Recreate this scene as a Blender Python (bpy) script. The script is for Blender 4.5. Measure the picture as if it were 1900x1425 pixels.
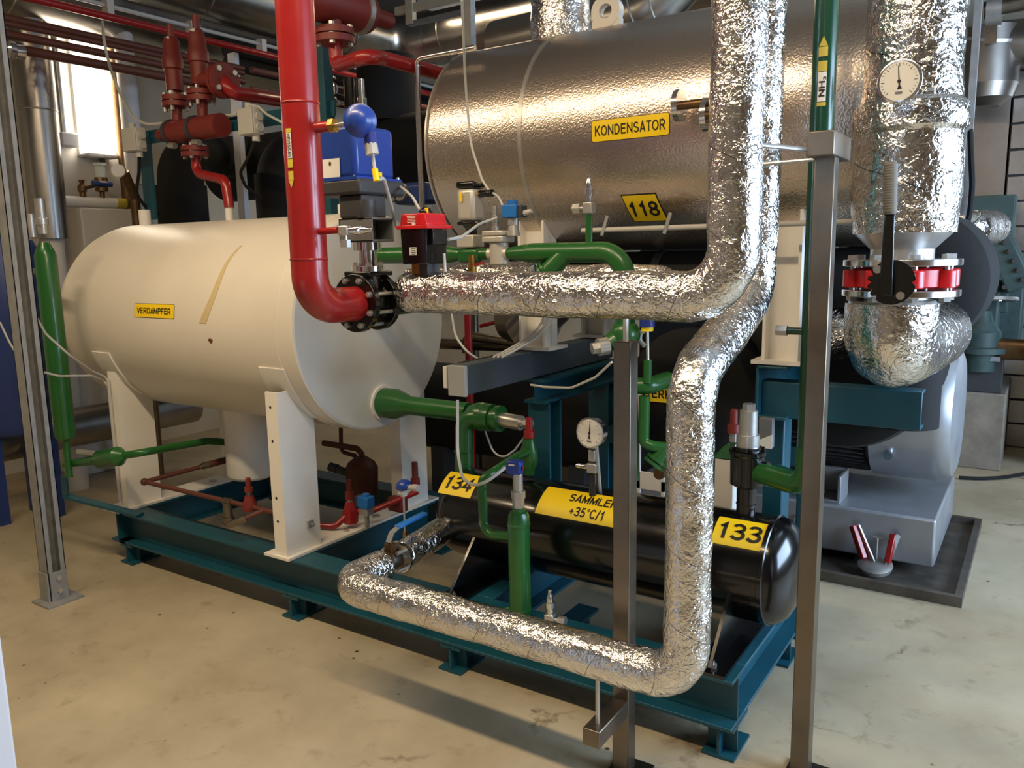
import bpy, math, random
from mathutils import Vector as V, Matrix, noise
random.seed(7)
for o in list(bpy.data.objects): bpy.data.objects.remove(o)
S = bpy.context.scene; C = S.collection
pi = math.pi
# ------------------------------------------------------------------ camera
F = 1502.0; PX, PY = 950.0, 712.5
cx_ = V((2310, 202, -F)).normalized()
cy_ = V((1000, -262, F)); cy_ = (cy_ - cx_*cx_.dot(cy_)).normalized()
cz_ = cx_.cross(cy_)
RM = Matrix((cx_, cy_, cz_))          # world = RM @ camera(x right, y down, z forward)
EYE = V((0, 0, 1.5))
cam = bpy.data.cameras.new('camera'); co = bpy.data.objects.new('camera', cam); C.objects.link(co)
cam.sensor_width = 36; cam.sensor_fit = 'HORIZONTAL'; cam.lens = F/1900*36; cam.clip_start = .05
m4 = Matrix((RM.col[0], -RM.col[1], -RM.col[2])).transposed().to_4x4(); m4.translation = EYE
co.matrix_world = m4; S.camera = co
def A(px, py, x=None, y=None, z=None):
    """point of the place seen at a pixel, given one known coordinate of it"""
    d = RM @ V((px-PX, py-PY, F))
    t = x/d.x if x is not None else y/d.y if y is not None else (z-EYE.z)/d.z
    return EYE + d*t
# ------------------------------------------------------------------ world, lights, exposure
w = bpy.data.worlds.new('world'); S.world = w; w.use_nodes = True
w.node_tree.nodes['Background'].inputs[0].default_value = (.55, .7, 1, 1); w.node_tree.nodes['Background'].inputs[1].default_value = .35
vs = S.view_settings; vs.view_transform = 'Standard'; vs.look = 'None'; vs.exposure = 0.0; vs.gamma = 1; vs.use_curve_mapping = False
WARM = (1, .775, .50)
LUM = [(-3.5, .75, 3.3), (-1.8, .75, 3.3), (-.1, .75, 3.3), (-3.4, 5.2, 3.42), (-.6, 5.2, 3.42)]  # last two are unseen lamps, added to brighten the background
LPOW = [34, 48, 44, 20, 12]
def area(name, loc, rot, sx, sy, power, col):
    l = bpy.data.lights.new(name, 'AREA'); l.shape = 'RECTANGLE'; l.size = sx; l.size_y = sy; l.energy = power; l.color = col
    o = bpy.data.objects.new(name, l); C.objects.link(o); o.location = loc; o.rotation_euler = rot; return o
for p, e in zip(LUM, LPOW): area('luminaire_light', (p[0], p[1], p[2]-.075), (0, 0, 0), 1.45, .13, e, WARM)
area('window_daylight', (2.62, 3.3, 1.75), (0, pi/2, 0), 1.7, 3.2, 310, (.56, .75, 1))
# ------------------------------------------------------------------ helpers
def lin(c):
    c = c/255; return c/12.92 if c <= .04045 else ((c+.055)/1.055)**2.4
MATS = {}
def mat(name, rgb, rough=.5, metal=0., var=0., vscale=6., bump=0., bscale=60., coat=0., spec=.5):
    if name in MATS: return MATS[name]
    m = bpy.data.materials.new(name); m.use_nodes = True; nt = m.node_tree; N = nt.nodes; L = nt.links
    b = N['Principled BSDF']; col = tuple(lin(c) for c in rgb)+(1,)
    b.inputs['Base Color'].default_value = col; b.inputs['Roughness'].default_value = rough
    b.inputs['Metallic'].default_value = metal; b.inputs['Coat Weight'].default_value = coat; b.inputs['Coat Roughness'].default_value = .08
    b.inputs['Specular IOR Level'].default_value = spec
    if var or bump: tc = N.new('ShaderNodeTexCoord')
    if var:
        n = N.new('ShaderNodeTexNoise'); n.inputs['Scale'].default_value = vscale; n.inputs['Detail'].default_value = 6; n.inputs['Roughness'].default_value = .6
        L.new(tc.outputs['Object'], n.inputs['Vector'])
        r = N.new('ShaderNodeValToRGB'); r.color_ramp.elements[0].position = .3; r.color_ramp.elements[1].position = .72
        r.color_ramp.elements[0].color = tuple(c*(1-var) for c in col[:3])+(1,); r.color_ramp.elements[1].color = tuple(min(1, c*(1+var*.5)) for c in col[:3])+(1,)
        L.new(n.outputs['Fac'], r.inputs['Fac']); L.new(r.outputs['Color'], b.inputs['Base Color'])
        mr = N.new('ShaderNodeMapRange'); mr.inputs[3].default_value = max(0, rough-.12); mr.inputs[4].default_value = min(1, rough+.14)
        L.new(n.outputs['Fac'], mr.inputs[0]); L.new(mr.outputs[0], b.inputs['Roughness'])
    if bump:
        n2 = N.new('ShaderNodeTexNoise'); n2.inputs['Scale'].default_value = bscale; n2.inputs['Detail'].default_value = 3
        L.new(tc.outputs['Object'], n2.inputs['Vector'])
        bp = N.new('ShaderNodeBump'); bp.inputs['Strength'].default_value = bump; bp.inputs['Distance'].default_value = .004
        L.new(n2.outputs['Fac'], bp.inputs['Height']); L.new(bp.outputs['Normal'], b.inputs['Normal'])
    MATS[name] = m; return m
def foil_mat(name, rough, spiral, tint=(226, 224, 222), sc=1.):
    m = bpy.data.materials.new(name); m.use_nodes = True; nt = m.node_tree; N = nt.nodes; L = nt.links
    b = N['Principled BSDF']; b.inputs['Metallic'].default_value = 1; b.inputs['Roughness'].default_value = rough
    b.inputs['Base Color'].default_value = tuple(lin(c) for c in tint)+(1,)
    tc = N.new('ShaderNodeTexCoord')
    def math_(op, a, c):
        q = N.new('ShaderNodeMath'); q.operation = op
        for i, s in enumerate((a, c)):
            if isinstance(s, (int, float)): q.inputs[i].default_value = s
            else: L.new(s, q.inputs[i])
        return q.outputs[0]
    def noi(scale, det, dist=0.):
        n = N.new('ShaderNodeTexNoise'); n.inputs['Scale'].default_value = scale*sc; n.inputs['Detail'].default_value = det; n.inputs['Distortion'].default_value = dist; L.new(tc.outputs['Object'], n.inputs['Vector']); return n
    n = noi(22, 4); mx = N.new('ShaderNodeVectorMath'); mx.operation = 'MULTIPLY_ADD'; mx.inputs[1].default_value = (.07, .07, .07)
    L.new(n.outputs['Color'], mx.inputs[0]); L.new(tc.outputs['Object'], mx.inputs[2])
    def ridge(scale):      # creases: sharp ridges where a distorted noise crosses its middle
        q = N.new('ShaderNodeTexNoise'); q.inputs['Scale'].default_value = scale*sc; q.inputs['Detail'].default_value = 2; L.new(mx.outputs[0], q.inputs['Vector'])
        return math_('ABSOLUTE', math_('SUBTRACT', q.outputs['Fac'], .5), 0)
    v2 = N.new('ShaderNodeTexVoronoi'); v2.inputs['Scale'].default_value = 62*sc; L.new(mx.outputs[0], v2.inputs['Vector'])
    msk = noi(8, 2); mr = N.new('ShaderNodeMapRange'); mr.inputs[1].default_value = .36; mr.inputs[2].default_value = .6; mr.inputs[3].default_value = .35; mr.inputs[4].default_value = 1.0
    L.new(msk.outputs['Fac'], mr.inputs[0])
    h = math_('ADD', math_('MULTIPLY', ridge(26), 2.2), math_('MULTIPLY', ridge(62), 1.3)); h = math_('ADD', h, math_('MULTIPLY', v2.outputs['Distance'], .5)); h = math_('ADD', h, math_('MULTIPLY', noi(150, 2).outputs['Fac'], .18))
    h = math_('MULTIPLY', h, mr.outputs[0])
    if spiral:
        uv = N.new('ShaderNodeSeparateXYZ'); L.new(tc.outputs['UV'], uv.inputs[0]); wob = math_('MULTIPLY', noi(6, 2).outputs['Fac'], .12)
        fr = math_('FRACT', math_('ADD', math_('ADD', math_('MULTIPLY', uv.outputs[1], spiral), uv.outputs[0]), wob), 0)
        ln = math_('LESS_THAN', fr, .022); h = math_('SUBTRACT', h, math_('MULTIPLY', ln, .9))
        mxc = N.new('ShaderNodeMix'); mxc.data_type = 'RGBA'; mxc.inputs[6].default_value = tuple(lin(c) for c in tint)+(1,); mxc.inputs[7].default_value = (.16, .15, .14, 1)
        L.new(math_('MULTIPLY', math_('LESS_THAN', fr, .012), .8), mxc.inputs[0]); L.new(mxc.outputs[2], b.inputs['Base Color'])
    bp = N.new('ShaderNodeBump'); bp.inputs['Strength'].default_value = .9; bp.inputs['Distance'].default_value = .0062
    L.new(h, bp.inputs['Height']); L.new(bp.outputs['Normal'], b.inputs['Normal'])
    MATS[name] = m; return m
def emis(name, rgb, st):
    m = bpy.data.materials.new(name); m.use_nodes = True; b = m.node_tree.nodes['Principled BSDF']
    b.inputs['Base Color'].default_value = (.9, .9, .9, 1); b.inputs['Emission Color'].default_value = tuple(rgb)+(1,); b.inputs['Emission Strength'].default_value = st
    MATS[name] = m; return m
def frame_of(d):
    d = d.normalized(); a = V((0, 0, 1)) if abs(d.z) < .9 else V((1, 0, 0))
    u = d.cross(a).normalized(); return u, d.cross(u).normalized()
def fillet(pts, r, n=8):
    pts = [V(p) for p in pts]; out = [pts[0]]
    for i in range(1, len(pts)-1):
        p, a, c = pts[i], pts[i-1], pts[i+1]; rr = r[i-1] if isinstance(r, (list, tuple)) else r
        d1 = (a-p); d2 = (c-p); l1, l2 = d1.length, d2.length; d1.normalize(); d2.normalize()
        ang = d1.angle(d2)
        if ang > pi-.02: out.append(p); continue
        t = min(rr/math.tan(ang/2), l1*.499, l2*.499); rr = t*math.tan(ang/2)
        cen = p + (d1+d2).normalized()*(rr/math.sin(ang/2))
        s = p+d1*t-cen; e = p+d2*t-cen
        tot = s.angle(e); ax = s.cross(e).normalized()
        for k in range(n+1): out.append(cen + Matrix.Rotation(tot*k/n, 3, ax) @ s)
    out.append(pts[-1]); return out
class MB:
    def __init__(s): s.v = []; s.f = []; s.uv = {}
    def add(s, vs_, fs):
        k = len(s.v); s.v += [V(q) for q in vs_]; s.f += [tuple(i+k for i in f) for f in fs]; return s
    def box(s, c, sz, rot=None):
        c = V(c); h = V(sz)/2; M = rot if rot is not None else Matrix.Identity(3)
        vs_ = [c + M @ V((h.x*i, h.y*j, h.z*k)) for k in (-1, 1) for j in (-1, 1) for i in (-1, 1)]
        return s.add(vs_, [(0, 2, 3, 1), (4, 5, 7, 6), (0, 1, 5, 4), (2, 6, 7, 3), (0, 4, 6, 2), (1, 3, 7, 5)])
    def bb(s, x0, x1, y0, y1, z0, z1): return s.box(((x0+x1)/2, (y0+y1)/2, (z0+z1)/2), (abs(x1-x0), abs(y1-y0), abs(z1-z0)))
    def bar(s, p0, p1, wdt, hgt, up=(0, 0, 1)):
        p0, p1 = V(p0), V(p1); d = (p1-p0); l = d.length; d.normalize(); u = V(up); sd = d.cross(u).normalized(); u = sd.cross(d)
        return s.box((p0+p1)/2, (wdt, l, hgt), Matrix((sd, d, u)).transposed())
    def lathe(s, p0, d, prof, n=28, ph=0.):
        p0 = V(p0); d = V(d).normalized(); u, w_ = frame_of(d); k = len(s.v); m = len(prof)
        for t, r in prof:
            for i in range(n):
                a = 2*pi*i/n+ph; s.v.append(p0 + d*t + (u*math.cos(a)+w_*math.sin(a))*r)
        for j in range(m-1):
            for i in range(n):
                i2 = (i+1) % n; s.f.append((k+j*n+i, k+j*n+i2, k+(j+1)*n+i2, k+(j+1)*n+i))
        s.f.append(tuple(k+i for i in reversed(range(n)))); s.f.append(tuple(k+(m-1)*n+i for i in range(n))); return s
    def cyl(s, p0, p1, r, r1=None, n=24, ph=0.):
        p0, p1 = V(p0), V(p1); return s.lathe(p0, p1-p0, [(0, r), ((p1-p0).length, r if r1 is None else r1)], n, ph)
    def dome(s, c, d, r, h, n=28, base=0.):
        q = [(-base, r)] if base else []
        q += [(h*math.sin(a*pi/16), max(r*math.cos(a*pi/16), .0008)) for a in range(9)]
        return s.lathe(c, d, q, n)
    def ring(s, c, d, ro, ri, th, n=32):
        c = V(c); d = V(d).normalized(); u, w_ = frame_of(d); k = len(s.v)
        for t, r in ((0, ri), (0, ro), (th, ro), (th, ri)):
            for i in range(n):
                a = 2*pi*i/n; s.v.append(c+d*t+(u*math.cos(a)+w_*math.sin(a))*r)
        for j in range(4):
            for i in range(n):
                i2 = (i+1) % n; j2 = (j+1) % 4; s.f.append((k+j*n+i, k+j*n+i2, k+j2*n+i2, k+j2*n+i))
        return s
    def torus(s, c, d, R, r, n=28, m=10):
        c = V(c); d = V(d).normalized(); u, w_ = frame_of(d); k = len(s.v)
        for i in range(n):
            a = 2*pi*i/n; e = u*math.cos(a)+w_*math.sin(a)
            for j in range(m):
                b = 2*pi*j/m; s.v.append(c+e*(R+r*math.cos(b))+d*(r*math.sin(b)))
        for i in range(n):
            for j in range(m):
                s.f.append((k+i*m+j, k+((i+1) % n)*m+j, k+((i+1) % n)*m+(j+1) % m, k+i*m+(j+1) % m))
        return s
    def ball(s, c, r, sc=(1, 1, 1), n=20):
        c = V(c); k = len(s.v); m = n//2
        for j in range(m+1):
            t = pi*j/m
            for i in range(n):
                a = 2*pi*i/n; rr = max(math.sin(t), .01)
                s.v.append(c+V((r*sc[0]*rr*math.cos(a), r*sc[1]*rr*math.sin(a), r*sc[2]*math.cos(t))))
        for j in range(m):
            for i in range(n): s.f.append((k+j*n+i, k+(j+1)*n+i, k+(j+1)*n+(i+1) % n, k+j*n+(i+1) % n))
        return s
    def prism(s, poly, o, ux, uy, dep):
        o, ux, uy, dep = V(o), V(ux), V(uy), V(dep); n = len(poly)
        vs_ = [o+ux*a+uy*b for a, b in poly] + [o+ux*a+uy*b+dep for a, b in poly]
        return s.add(vs_, [tuple(reversed(range(n))), tuple(range(n, 2*n))]+[(i, (i+1) % n, n+(i+1) % n, n+i) for i in range(n)])
    def tube(s, pts, r, n=16, bend=None, res=8, disp=0., step=None, flat=0., nf=9.):
        pts = [V(p) for p in pts]
        if bend: pts = fillet(pts, bend, res)
        if step:
            q = [pts[0]]
            for a, b in zip(pts, pts[1:]):
                l = (b-a).length; m = max(1, round(l/step))
                q += [a+(b-a)*(i/m) for i in range(1, m+1)]
            pts = q
        k = len(s.v); u = None; m = len(pts); dist = 0.
        for i, p in enumerate(pts):
            if i: dist += (p-pts[i-1]).length
            d = (pts[min(i+1, m-1)]-pts[max(i-1, 0)]).normalized()
            if u is None: u, w_ = frame_of(d)
            else: u = (u-d*u.dot(d)).normalized(); w_ = d.cross(u)
            rr = r(dist) if callable(r) else r
            for j in range(n):
                a = 2*pi*j/n; e = u*math.cos(a)+w_*math.sin(a); q = p+e*rr
                if disp:
                    dd = noise.noise(q*nf)*.7+noise.noise(q*nf*3.1)*.4+noise.noise(q*nf*8)*.2
                    q = p+e*(rr+disp*dd)
                s.v.append(q); s.uv[len(s.v)-1] = (j/n, dist)
        for i in range(m-1):
            for j in range(n):
                j2 = (j+1) % n; s.f.append((k+i*n+j, k+i*n+j2, k+(i+1)*n+j2, k+(i+1)*n+j))
        s.f.append(tuple(k+j for j in reversed(range(n)))); s.f.append(tuple(k+(m-1)*n+j for j in range(n))); return s
    def hbeam(s, p0, p1, h, b, tf=.012, tw=.008, up=(0, 0, 1)):
        p0, p1 = V(p0), V(p1); u = V(up)
        s.bar(p0+u*(h/2-tf/2), p1+u*(h/2-tf/2), b, tf, up); s.bar(p0-u*(h/2-tf/2), p1-u*(h/2-tf/2), b, tf, up); return s.bar(p0, p1, tw, h-2*tf, up)
ORG = {}
def O(name, mb, m, parent=None, bev=0., ang=35, kind=None):
    me = bpy.data.meshes.new(name); off = ORG.get(parent, V((0, 0, 0)))
    me.from_pydata([tuple(q-off) for q in mb.v], [], mb.f)
    if mb.uv:
        lay = me.uv_layers.new(name='UVMap')
        for p in me.polygons:
            us = [mb.uv.get(vi, (0, 0)) for vi in p.vertices]; wr = max(q[0] for q in us)-min(q[0] for q in us) > .5
            for li, q in zip(p.loop_indices, us): lay.data[li].uv = (q[0]+(1 if wr and q[0] < .5 else 0), q[1])
    me.polygons.foreach_set('use_smooth', [True]*len(me.polygons)); me.set_sharp_from_angle(angle=math.radians(ang))
    me.materials.append(m if not isinstance(m, str) else MATS[m]); me.validate()
    o = bpy.data.objects.new(name, me); C.objects.link(o)
    if parent is not None: o.parent = parent
    ORG[o] = off
    if bev:
        md = o.modifiers.new('bevel', 'BEVEL'); md.width = bev; md.segments = 2; md.limit_method = 'ANGLE'; md.angle_limit = .6
    if kind: o['kind'] = kind
    return o
def T(name, label, cat, loc, group=None):
    o = bpy.data.objects.new(name, None); C.objects.link(o); o.location = V(loc); o.empty_display_size = .05; ORG[o] = V(loc)
    o['label'] = label; o['category'] = cat
    if group: o['group'] = group
    return o
def tag(o, label, cat, group=None):
    o['label'] = label; o['category'] = cat
    if group: o['group'] = group
    return o
def st(name, mb, m, bev=0.): o = O(name, mb, m, None, bev); o['kind'] = 'structure'; return o
def copy_tree(o, parent=None):
    c = o.copy(); C.objects.link(c); c.parent = parent; ORG[c] = ORG.get(o, V())
    for ch in list(o.children): copy_tree(ch, c)
    return c
def dup(root, delta, label=None):
    c = copy_tree(root); c.location = root.location + V(delta)
    if label: c['label'] = label
    return c
def _arc(cx, cy, rx, ry, a0, a1, n=14): return [(cx+rx*math.cos(math.radians(a0+(a1-a0)*i/n)), cy+ry*math.sin(math.radians(a0+(a1-a0)*i/n))) for i in range(n+1)]
_P = [(.1, 0), (.1, .92), (.38, .92)]+_arc(.38, .69, .25, .23, 90, -90)+[(.1, .46)]
_S = _arc(.36, .71, .25, .21, 25, 270)+_arc(.36, .29, .27, .21, 90, -155)[1:]
_U = [(.1, 1), (.1, .35)]+_arc(.37, .35, .27, .27, 180, 360)+[(.64, 1)]
_3 = [_arc(.3, .71, .23, .21, 160, -90)+_arc(.3, .29, .26, .21, 90, -160)[1:]]
GLYPH = {'A': (.72, [[(.07, 0), (.36, .95), (.65, 0)], [(.16, .28), (.56, .28)]]), 'C': (.76, [_arc(.4, .5, .31, .42, 42, 318)]), 'D': (.76, [[(.1, .08), (.1, .92), (.35, .92)]+_arc(.35, .5, .31, .42, 90, -90)+[(.1, .08), (.1, .2)]]),
 'E': (.7, [[(.64, .92), (.1, .92), (.1, .08), (.66, .08)], [(.1, .52), (.6, .52)]]), 'F': (.64, [[(.62, .92), (.1, .92), (.1, 0)], [(.1, .5), (.55, .5)]]), 'G': (.8, [_arc(.4, .5, .31, .42, 42, 325)+[(.66, .45), (.42, .45)]]),
 'H': (.76, [[(.1, 0), (.1, 1)], [(.66, 0), (.66, 1)], [(.1, .52), (.66, .52)]]), 'I': (.3, [[(.15, 0), (.15, 1)]]), 'K': (.74, [[(.1, 0), (.1, 1)], [(.66, 1), (.12, .4)], [(.3, .6), (.68, 0)]]), 'L': (.66, [[(.1, 1), (.1, .08), (.64, .08)]]),
 'M': (.88, [[(.1, 0), (.1, .93), (.44, .16), (.78, .93), (.78, 0)]]), 'N': (.76, [[(.1, 0), (.1, .92), (.66, .08), (.66, 1)]]), 'O': (.82, [_arc(.41, .5, .33, .42, 0, 375, 28)]), 'P': (.7, [_P]), 'R': (.74, [_P, [(.38, .46), (.66, 0)]]), 'S': (.72, [_S]),
 'T': (.66, [[(.02, .92), (.64, .92)], [(.33, .92), (.33, 0)]]), 'U': (.76, [_U]), 'V': (.72, [[(.06, 1), (.36, .06), (.66, 1)]]), '1': (.58, [[(.12, .7), (.24, .76), (.34, .9), (.34, 0)]]), '3': (.64, _3), '4': (.68, [[(.45, 0), (.45, .9), (.08, .27), (.64, .27)]]),
 '5': (.66, [[(.56, .92), (.2, .92), (.15, .52)]+_arc(.31, .32, .25, .24, 115, -150)]), '8': (.64, [_arc(.32, .71, .21, .2, 0, 375, 24), _arc(.32, .28, .25, .2, 0, 375, 24)]), '+': (.64, [[(.06, .42), (.58, .42)], [(.32, .16), (.32, .68)]]), '/': (.36, [[(.04, -.04), (.32, 1.04)]])}
GLYPH['Ü'] = (.76, [_U, [(.16, 1.18), (.3, 1.18)], [(.44, 1.18), (.58, 1.18)]]); GLYPH['°'] = (.4, [_arc(.2, .82, .11, .13, 0, 375, 18)]); GLYPH['₃'] = (.4, [[(x*.55, y*.5-.16) for x, y in _3[0]]])
def lettering(name, txt, mapf, wdt, hgt, m, parent, bold=.012, x0=0., y0=0., t=.165):
    vs_, fs, cur = [], [], 0.
    for ch in txt:
        wd, strokes = GLYPH[ch]; th = t*(.6 if ch in '₃°' else 1)
        for pl in strokes:
            P_ = [V((pl[0][0]+cur, pl[0][1], 0))]
            for x, y in pl[1:]:
                a_ = P_[-1].copy(); b_ = V((x+cur, y, 0)); kk = max(1, round((b_-a_).length/.13)); P_ += [a_.lerp(b_, i_/kk) for i_ in range(1, kk+1)]
            k = len(vs_); n = len(P_)
            for i, p in enumerate(P_):
                d1 = (p-P_[i-1]).normalized() if i else (P_[1]-p).normalized(); d2 = (P_[i+1]-p).normalized() if i < n-1 else d1
                n1 = V((-d1.y, d1.x, 0)); n2 = V((-d2.y, d2.x, 0)); b = (n1+n2); b = b.normalized() if b.length > .2 else n1
                q = b*(th/2/max(.42, b.dot(n1))); vs_ += [p+q, p-q]
            fs += [(k+2*i, k+2*i+1, k+2*i+3, k+2*i+2) for i in range(n-1)]
        cur += wd+.07
    xs = [q.x for q in vs_]; ax, bx = min(xs), max(xs)
    mb = MB().add([mapf(x0+((q.x-ax)/(bx-ax)-.5)*wdt, y0+(q.y-.5)*hgt) for q in vs_], fs)
    return O(name, mb, m, parent)
def sticker(name, mapf, wdt, hgt, m, parent, rc=.0, border=None, nx=16, ny=8, skew=0.):
    """thin label sheet that follows the surface given by mapf(x, y, lift)"""
    def sheet(nm, w_, h_, lift, mm, r_, par):
        mb = MB(); rows = []
        us = [i/nx for i in range(nx+1)]
        if r_: us = sorted(set([0, r_/w_*.15, r_/w_*.5, r_/w_] + us[1:-1] + [1-r_/w_, 1-r_/w_*.5, 1-r_/w_*.15, 1]))
        for u in us:
            x = (u-.5)*w_; e = min(x+w_/2, w_/2-x); hh = h_/2
            if r_ and e < r_: hh = h_/2-r_+math.sqrt(max(0, r_*r_-(r_-e)**2))
            rows.append([mapf(x+skew*(2*j/ny-1)*hh, (2*j/ny-1)*hh, lift) for j in range(ny+1)])
        n_ = ny+1
        mb.add([p for r in rows for p in r], [(i*n_+j, (i+1)*n_+j, (i+1)*n_+j+1, i*n_+j+1) for i in range(len(rows)-1) for j in range(ny)])
        return O(nm, mb, mm, par)
    if border: sheet('label_border', wdt, hgt, .001, border[0], rc, parent); wdt -= 2*border[1]; hgt -= 2*border[1]; rc = max(0, rc-border[1])
    return sheet(name, wdt, hgt, .0018, m, rc, parent)
def cylmap(X0, yc, zc, R, th0):
    return lambda x, y, l=.003: V((X0+x, yc-(R+l)*math.cos(th0+y/R), zc+(R+l)*math.sin(th0+y/R)))
def planemap(o, ux, uy):
    o, ux, uy = V(o), V(ux).normalized(), V(uy).normalized(); nn = ux.cross(uy)
    return lambda x, y, l=.003: o+ux*x+uy*y+nn*l
def bolts(mb, c, d, R, n, r, h, ph=0.):
    c = V(c); d = V(d).normalized(); u, w_ = frame_of(d)
    for i in range(n):
        a = 2*pi*i/n+ph; p = c+(u*math.cos(a)+w_*math.sin(a))*R; mb.cyl(p, p+d*h, r, n=6)
    return mb
def ring_pts(c, d, R, n, ph=0.):
    c = V(c); u, w_ = frame_of(V(d)); return [c+(u*math.cos(2*pi*i/n+ph)+w_*math.sin(2*pi*i/n+ph))*R for i in range(n)]
# ------------------------------------------------------------------ materials
mat('teal', (20, 76, 92), .42, var=.18, vscale=5); mat('green', (30, 92, 36), .3, var=.12, coat=.25); mat('dark_green', (14, 66, 44), .28, coat=.3)
mat('red', (150, 25, 26), .3, var=.1, coat=.25); mat('oxide', (118, 40, 34), .45, var=.14); mat('brown', (92, 48, 36), .5, var=.2, vscale=14)
mat('white', (236, 232, 224), .38, var=.05, vscale=3); mat('black', (10, 10, 11), .2, coat=.3); mat('black_matt', (20, 20, 21), .75, bump=.15, bscale=90)
mat('rubber', (10, 10, 11), .85, bump=.2, bscale=50); mat('steel', (196, 194, 190), .34, .8, var=.12, vscale=20); mat('alu', (204, 200, 192), .4, .45, var=.08); mat('bright_steel', (222, 222, 224), .16, 1.)
mat('brushed', (128, 118, 106), .38, 1., var=.2, vscale=9); mat('galv', (150, 152, 154), .45, .3, var=.25, vscale=18); mat('duct', (176, 172, 166), .3, 1., var=.1, vscale=5)
mat('blue', (28, 62, 150), .35, coat=.2); mat('bright_blue', (34, 110, 190), .4); mat('yellow', (250, 214, 20), .45); mat('ink', (22, 20, 18), .6)
mat('sticker_red', (198, 26, 34), .35, coat=.2); mat('grey_plastic', (188, 186, 180), .5); mat('dark_grey', (58, 58, 60), .5); mat('mid_grey', (112, 114, 116), .5)
mat('paper', (228, 226, 220), .6); mat('cable', (190, 190, 186), .5); mat('brass', (168, 132, 66), .35, 1.); mat('bronze', (120, 92, 62), .4, .8, var=.3, vscale=30)
mat('plastic_blue', (30, 48, 130), .4); mat('old_green', (52, 72, 70), .55, var=.3, vscale=12); mat('silver_paint', (166, 168, 172), .36, .6, var=.12, vscale=5)
mat('wall_cream', (206, 196, 176), .8, var=.1, vscale=2); mat('wall_white', (214, 210, 204), .8, var=.06, vscale=2); mat('concrete', (132, 122, 108), .85, var=.35, vscale=8, bump=.3, bscale=40)
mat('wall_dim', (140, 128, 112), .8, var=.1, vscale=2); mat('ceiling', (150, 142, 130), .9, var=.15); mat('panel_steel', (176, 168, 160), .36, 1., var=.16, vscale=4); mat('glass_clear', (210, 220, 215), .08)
mat('pale_yellow', (196, 176, 70), .5); mat('tray', (104, 98, 90), .5, .6, var=.4, vscale=7); mat('grey_blue_paint', (66, 76, 84), .45, var=.1); mat('enclosure', (168, 172, 172), .5)
mat('rust', (110, 62, 34), .8, var=.3); mat('stain', (206, 186, 140), .5); mat('pale_grey', (198, 198, 202), .6); mat('tank_blue', (36, 58, 120), .4)
foil_mat('foil', .17, 5.5); foil_mat('foil_big', .15, 3.2, sc=.8)
def floor_mat():
    m = bpy.data.materials.new('floor_paint'); m.use_nodes = True; nt = m.node_tree; N = nt.nodes; L = nt.links; b = N['Principled BSDF']
    tc = N.new('ShaderNodeTexCoord'); b.inputs['Roughness'].default_value = .42
    def noi(sc, det=5, ro=.6, dist=0):
        n = N.new('ShaderNodeTexNoise'); n.inputs['Scale'].default_value = sc; n.inputs['Detail'].default_value = det; n.inputs['Roughness'].default_value = ro; n.inputs['Distortion'].default_value = dist
        L.new(tc.outputs['Object'], n.inputs['Vector']); return n
    def ramp(src, p0, c0, p1, c1):
        r = N.new('ShaderNodeValToRGB'); r.color_ramp.elements[0].position = p0; r.color_ramp.elements[1].position = p1
        r.color_ramp.elements[0].color = c0; r.color_ramp.elements[1].color = c1; L.new(src, r.inputs['Fac']); return r.outputs['Color']
    def mix(f, a, c):
        q = N.new('ShaderNodeMix'); q.data_type = 'RGBA'
        if isinstance(f, float): q.inputs[0].default_value = f
        else: L.new(f, q.inputs[0])
        for i, s in ((6, a), (7, c)):
            if isinstance(s, tuple): q.inputs[i].default_value = s
            else: L.new(s, q.inputs[i])
        return q.outputs[2]
    g = lambda *c: tuple(lin(x) for x in c)+(1,)
    base = ramp(noi(1.6, 8, .62).outputs['Fac'], .3, g(150, 138, 114), .7, g(184, 173, 148))
    sp = ramp(noi(9, 6, .7, .4).outputs['Fac'], .57, (0, 0, 0, 1), .84, (1, 1, 1, 1)); base = mix(sp, base, g(128, 114, 90))
    v = N.new('ShaderNodeTexVoronoi'); v.inputs['Scale'].default_value = 7; L.new(tc.outputs['Object'], v.inputs['Vector'])
    dot = ramp(v.outputs['Distance'], .04, (1, 1, 1, 1), .065, (0, 0, 0, 1)); base = mix(dot, base, g(70, 56, 40))
    nz = noi(2.3, 7, .65); ad = N.new('ShaderNodeVectorMath'); ad.operation = 'MULTIPLY_ADD'; ad.inputs[1].default_value = (.55, .55, 0)
    L.new(nz.outputs['Color'], ad.inputs[0]); L.new(tc.outputs['Object'], ad.inputs[2])
    e = N.new('ShaderNodeTexVoronoi'); e.feature = 'DISTANCE_TO_EDGE'; e.inputs['Scale'].default_value = .62; L.new(ad.outputs[0], e.inputs['Vector'])
    cr = ramp(e.outputs['Distance'], .001, (1, 1, 1, 1), .009, (0, 0, 0, 1)); mk = ramp(noi(3.1).outputs['Fac'], .5, (0, 0, 0, 1), .62, (.8, .8, .8, 1))
    mm = N.new('ShaderNodeMix'); mm.data_type = 'RGBA'; mm.blend_type = 'MULTIPLY'; mm.inputs[0].default_value = 1; L.new(cr, mm.inputs[6]); L.new(mk, mm.inputs[7])
    base = mix(mm.outputs[2], base, g(92, 76, 52)); L.new(base, b.inputs['Base Color'])
    bp = N.new('ShaderNodeBump'); bp.inputs['Strength'].default_value = .12; bp.inputs['Distance'].default_value = .004; L.new(noi(30, 6).outputs['Fac'], bp.inputs['Height']); L.new(bp.outputs['Normal'], b.inputs['Normal'])
    MATS['floor'] = m
floor_mat()
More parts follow.
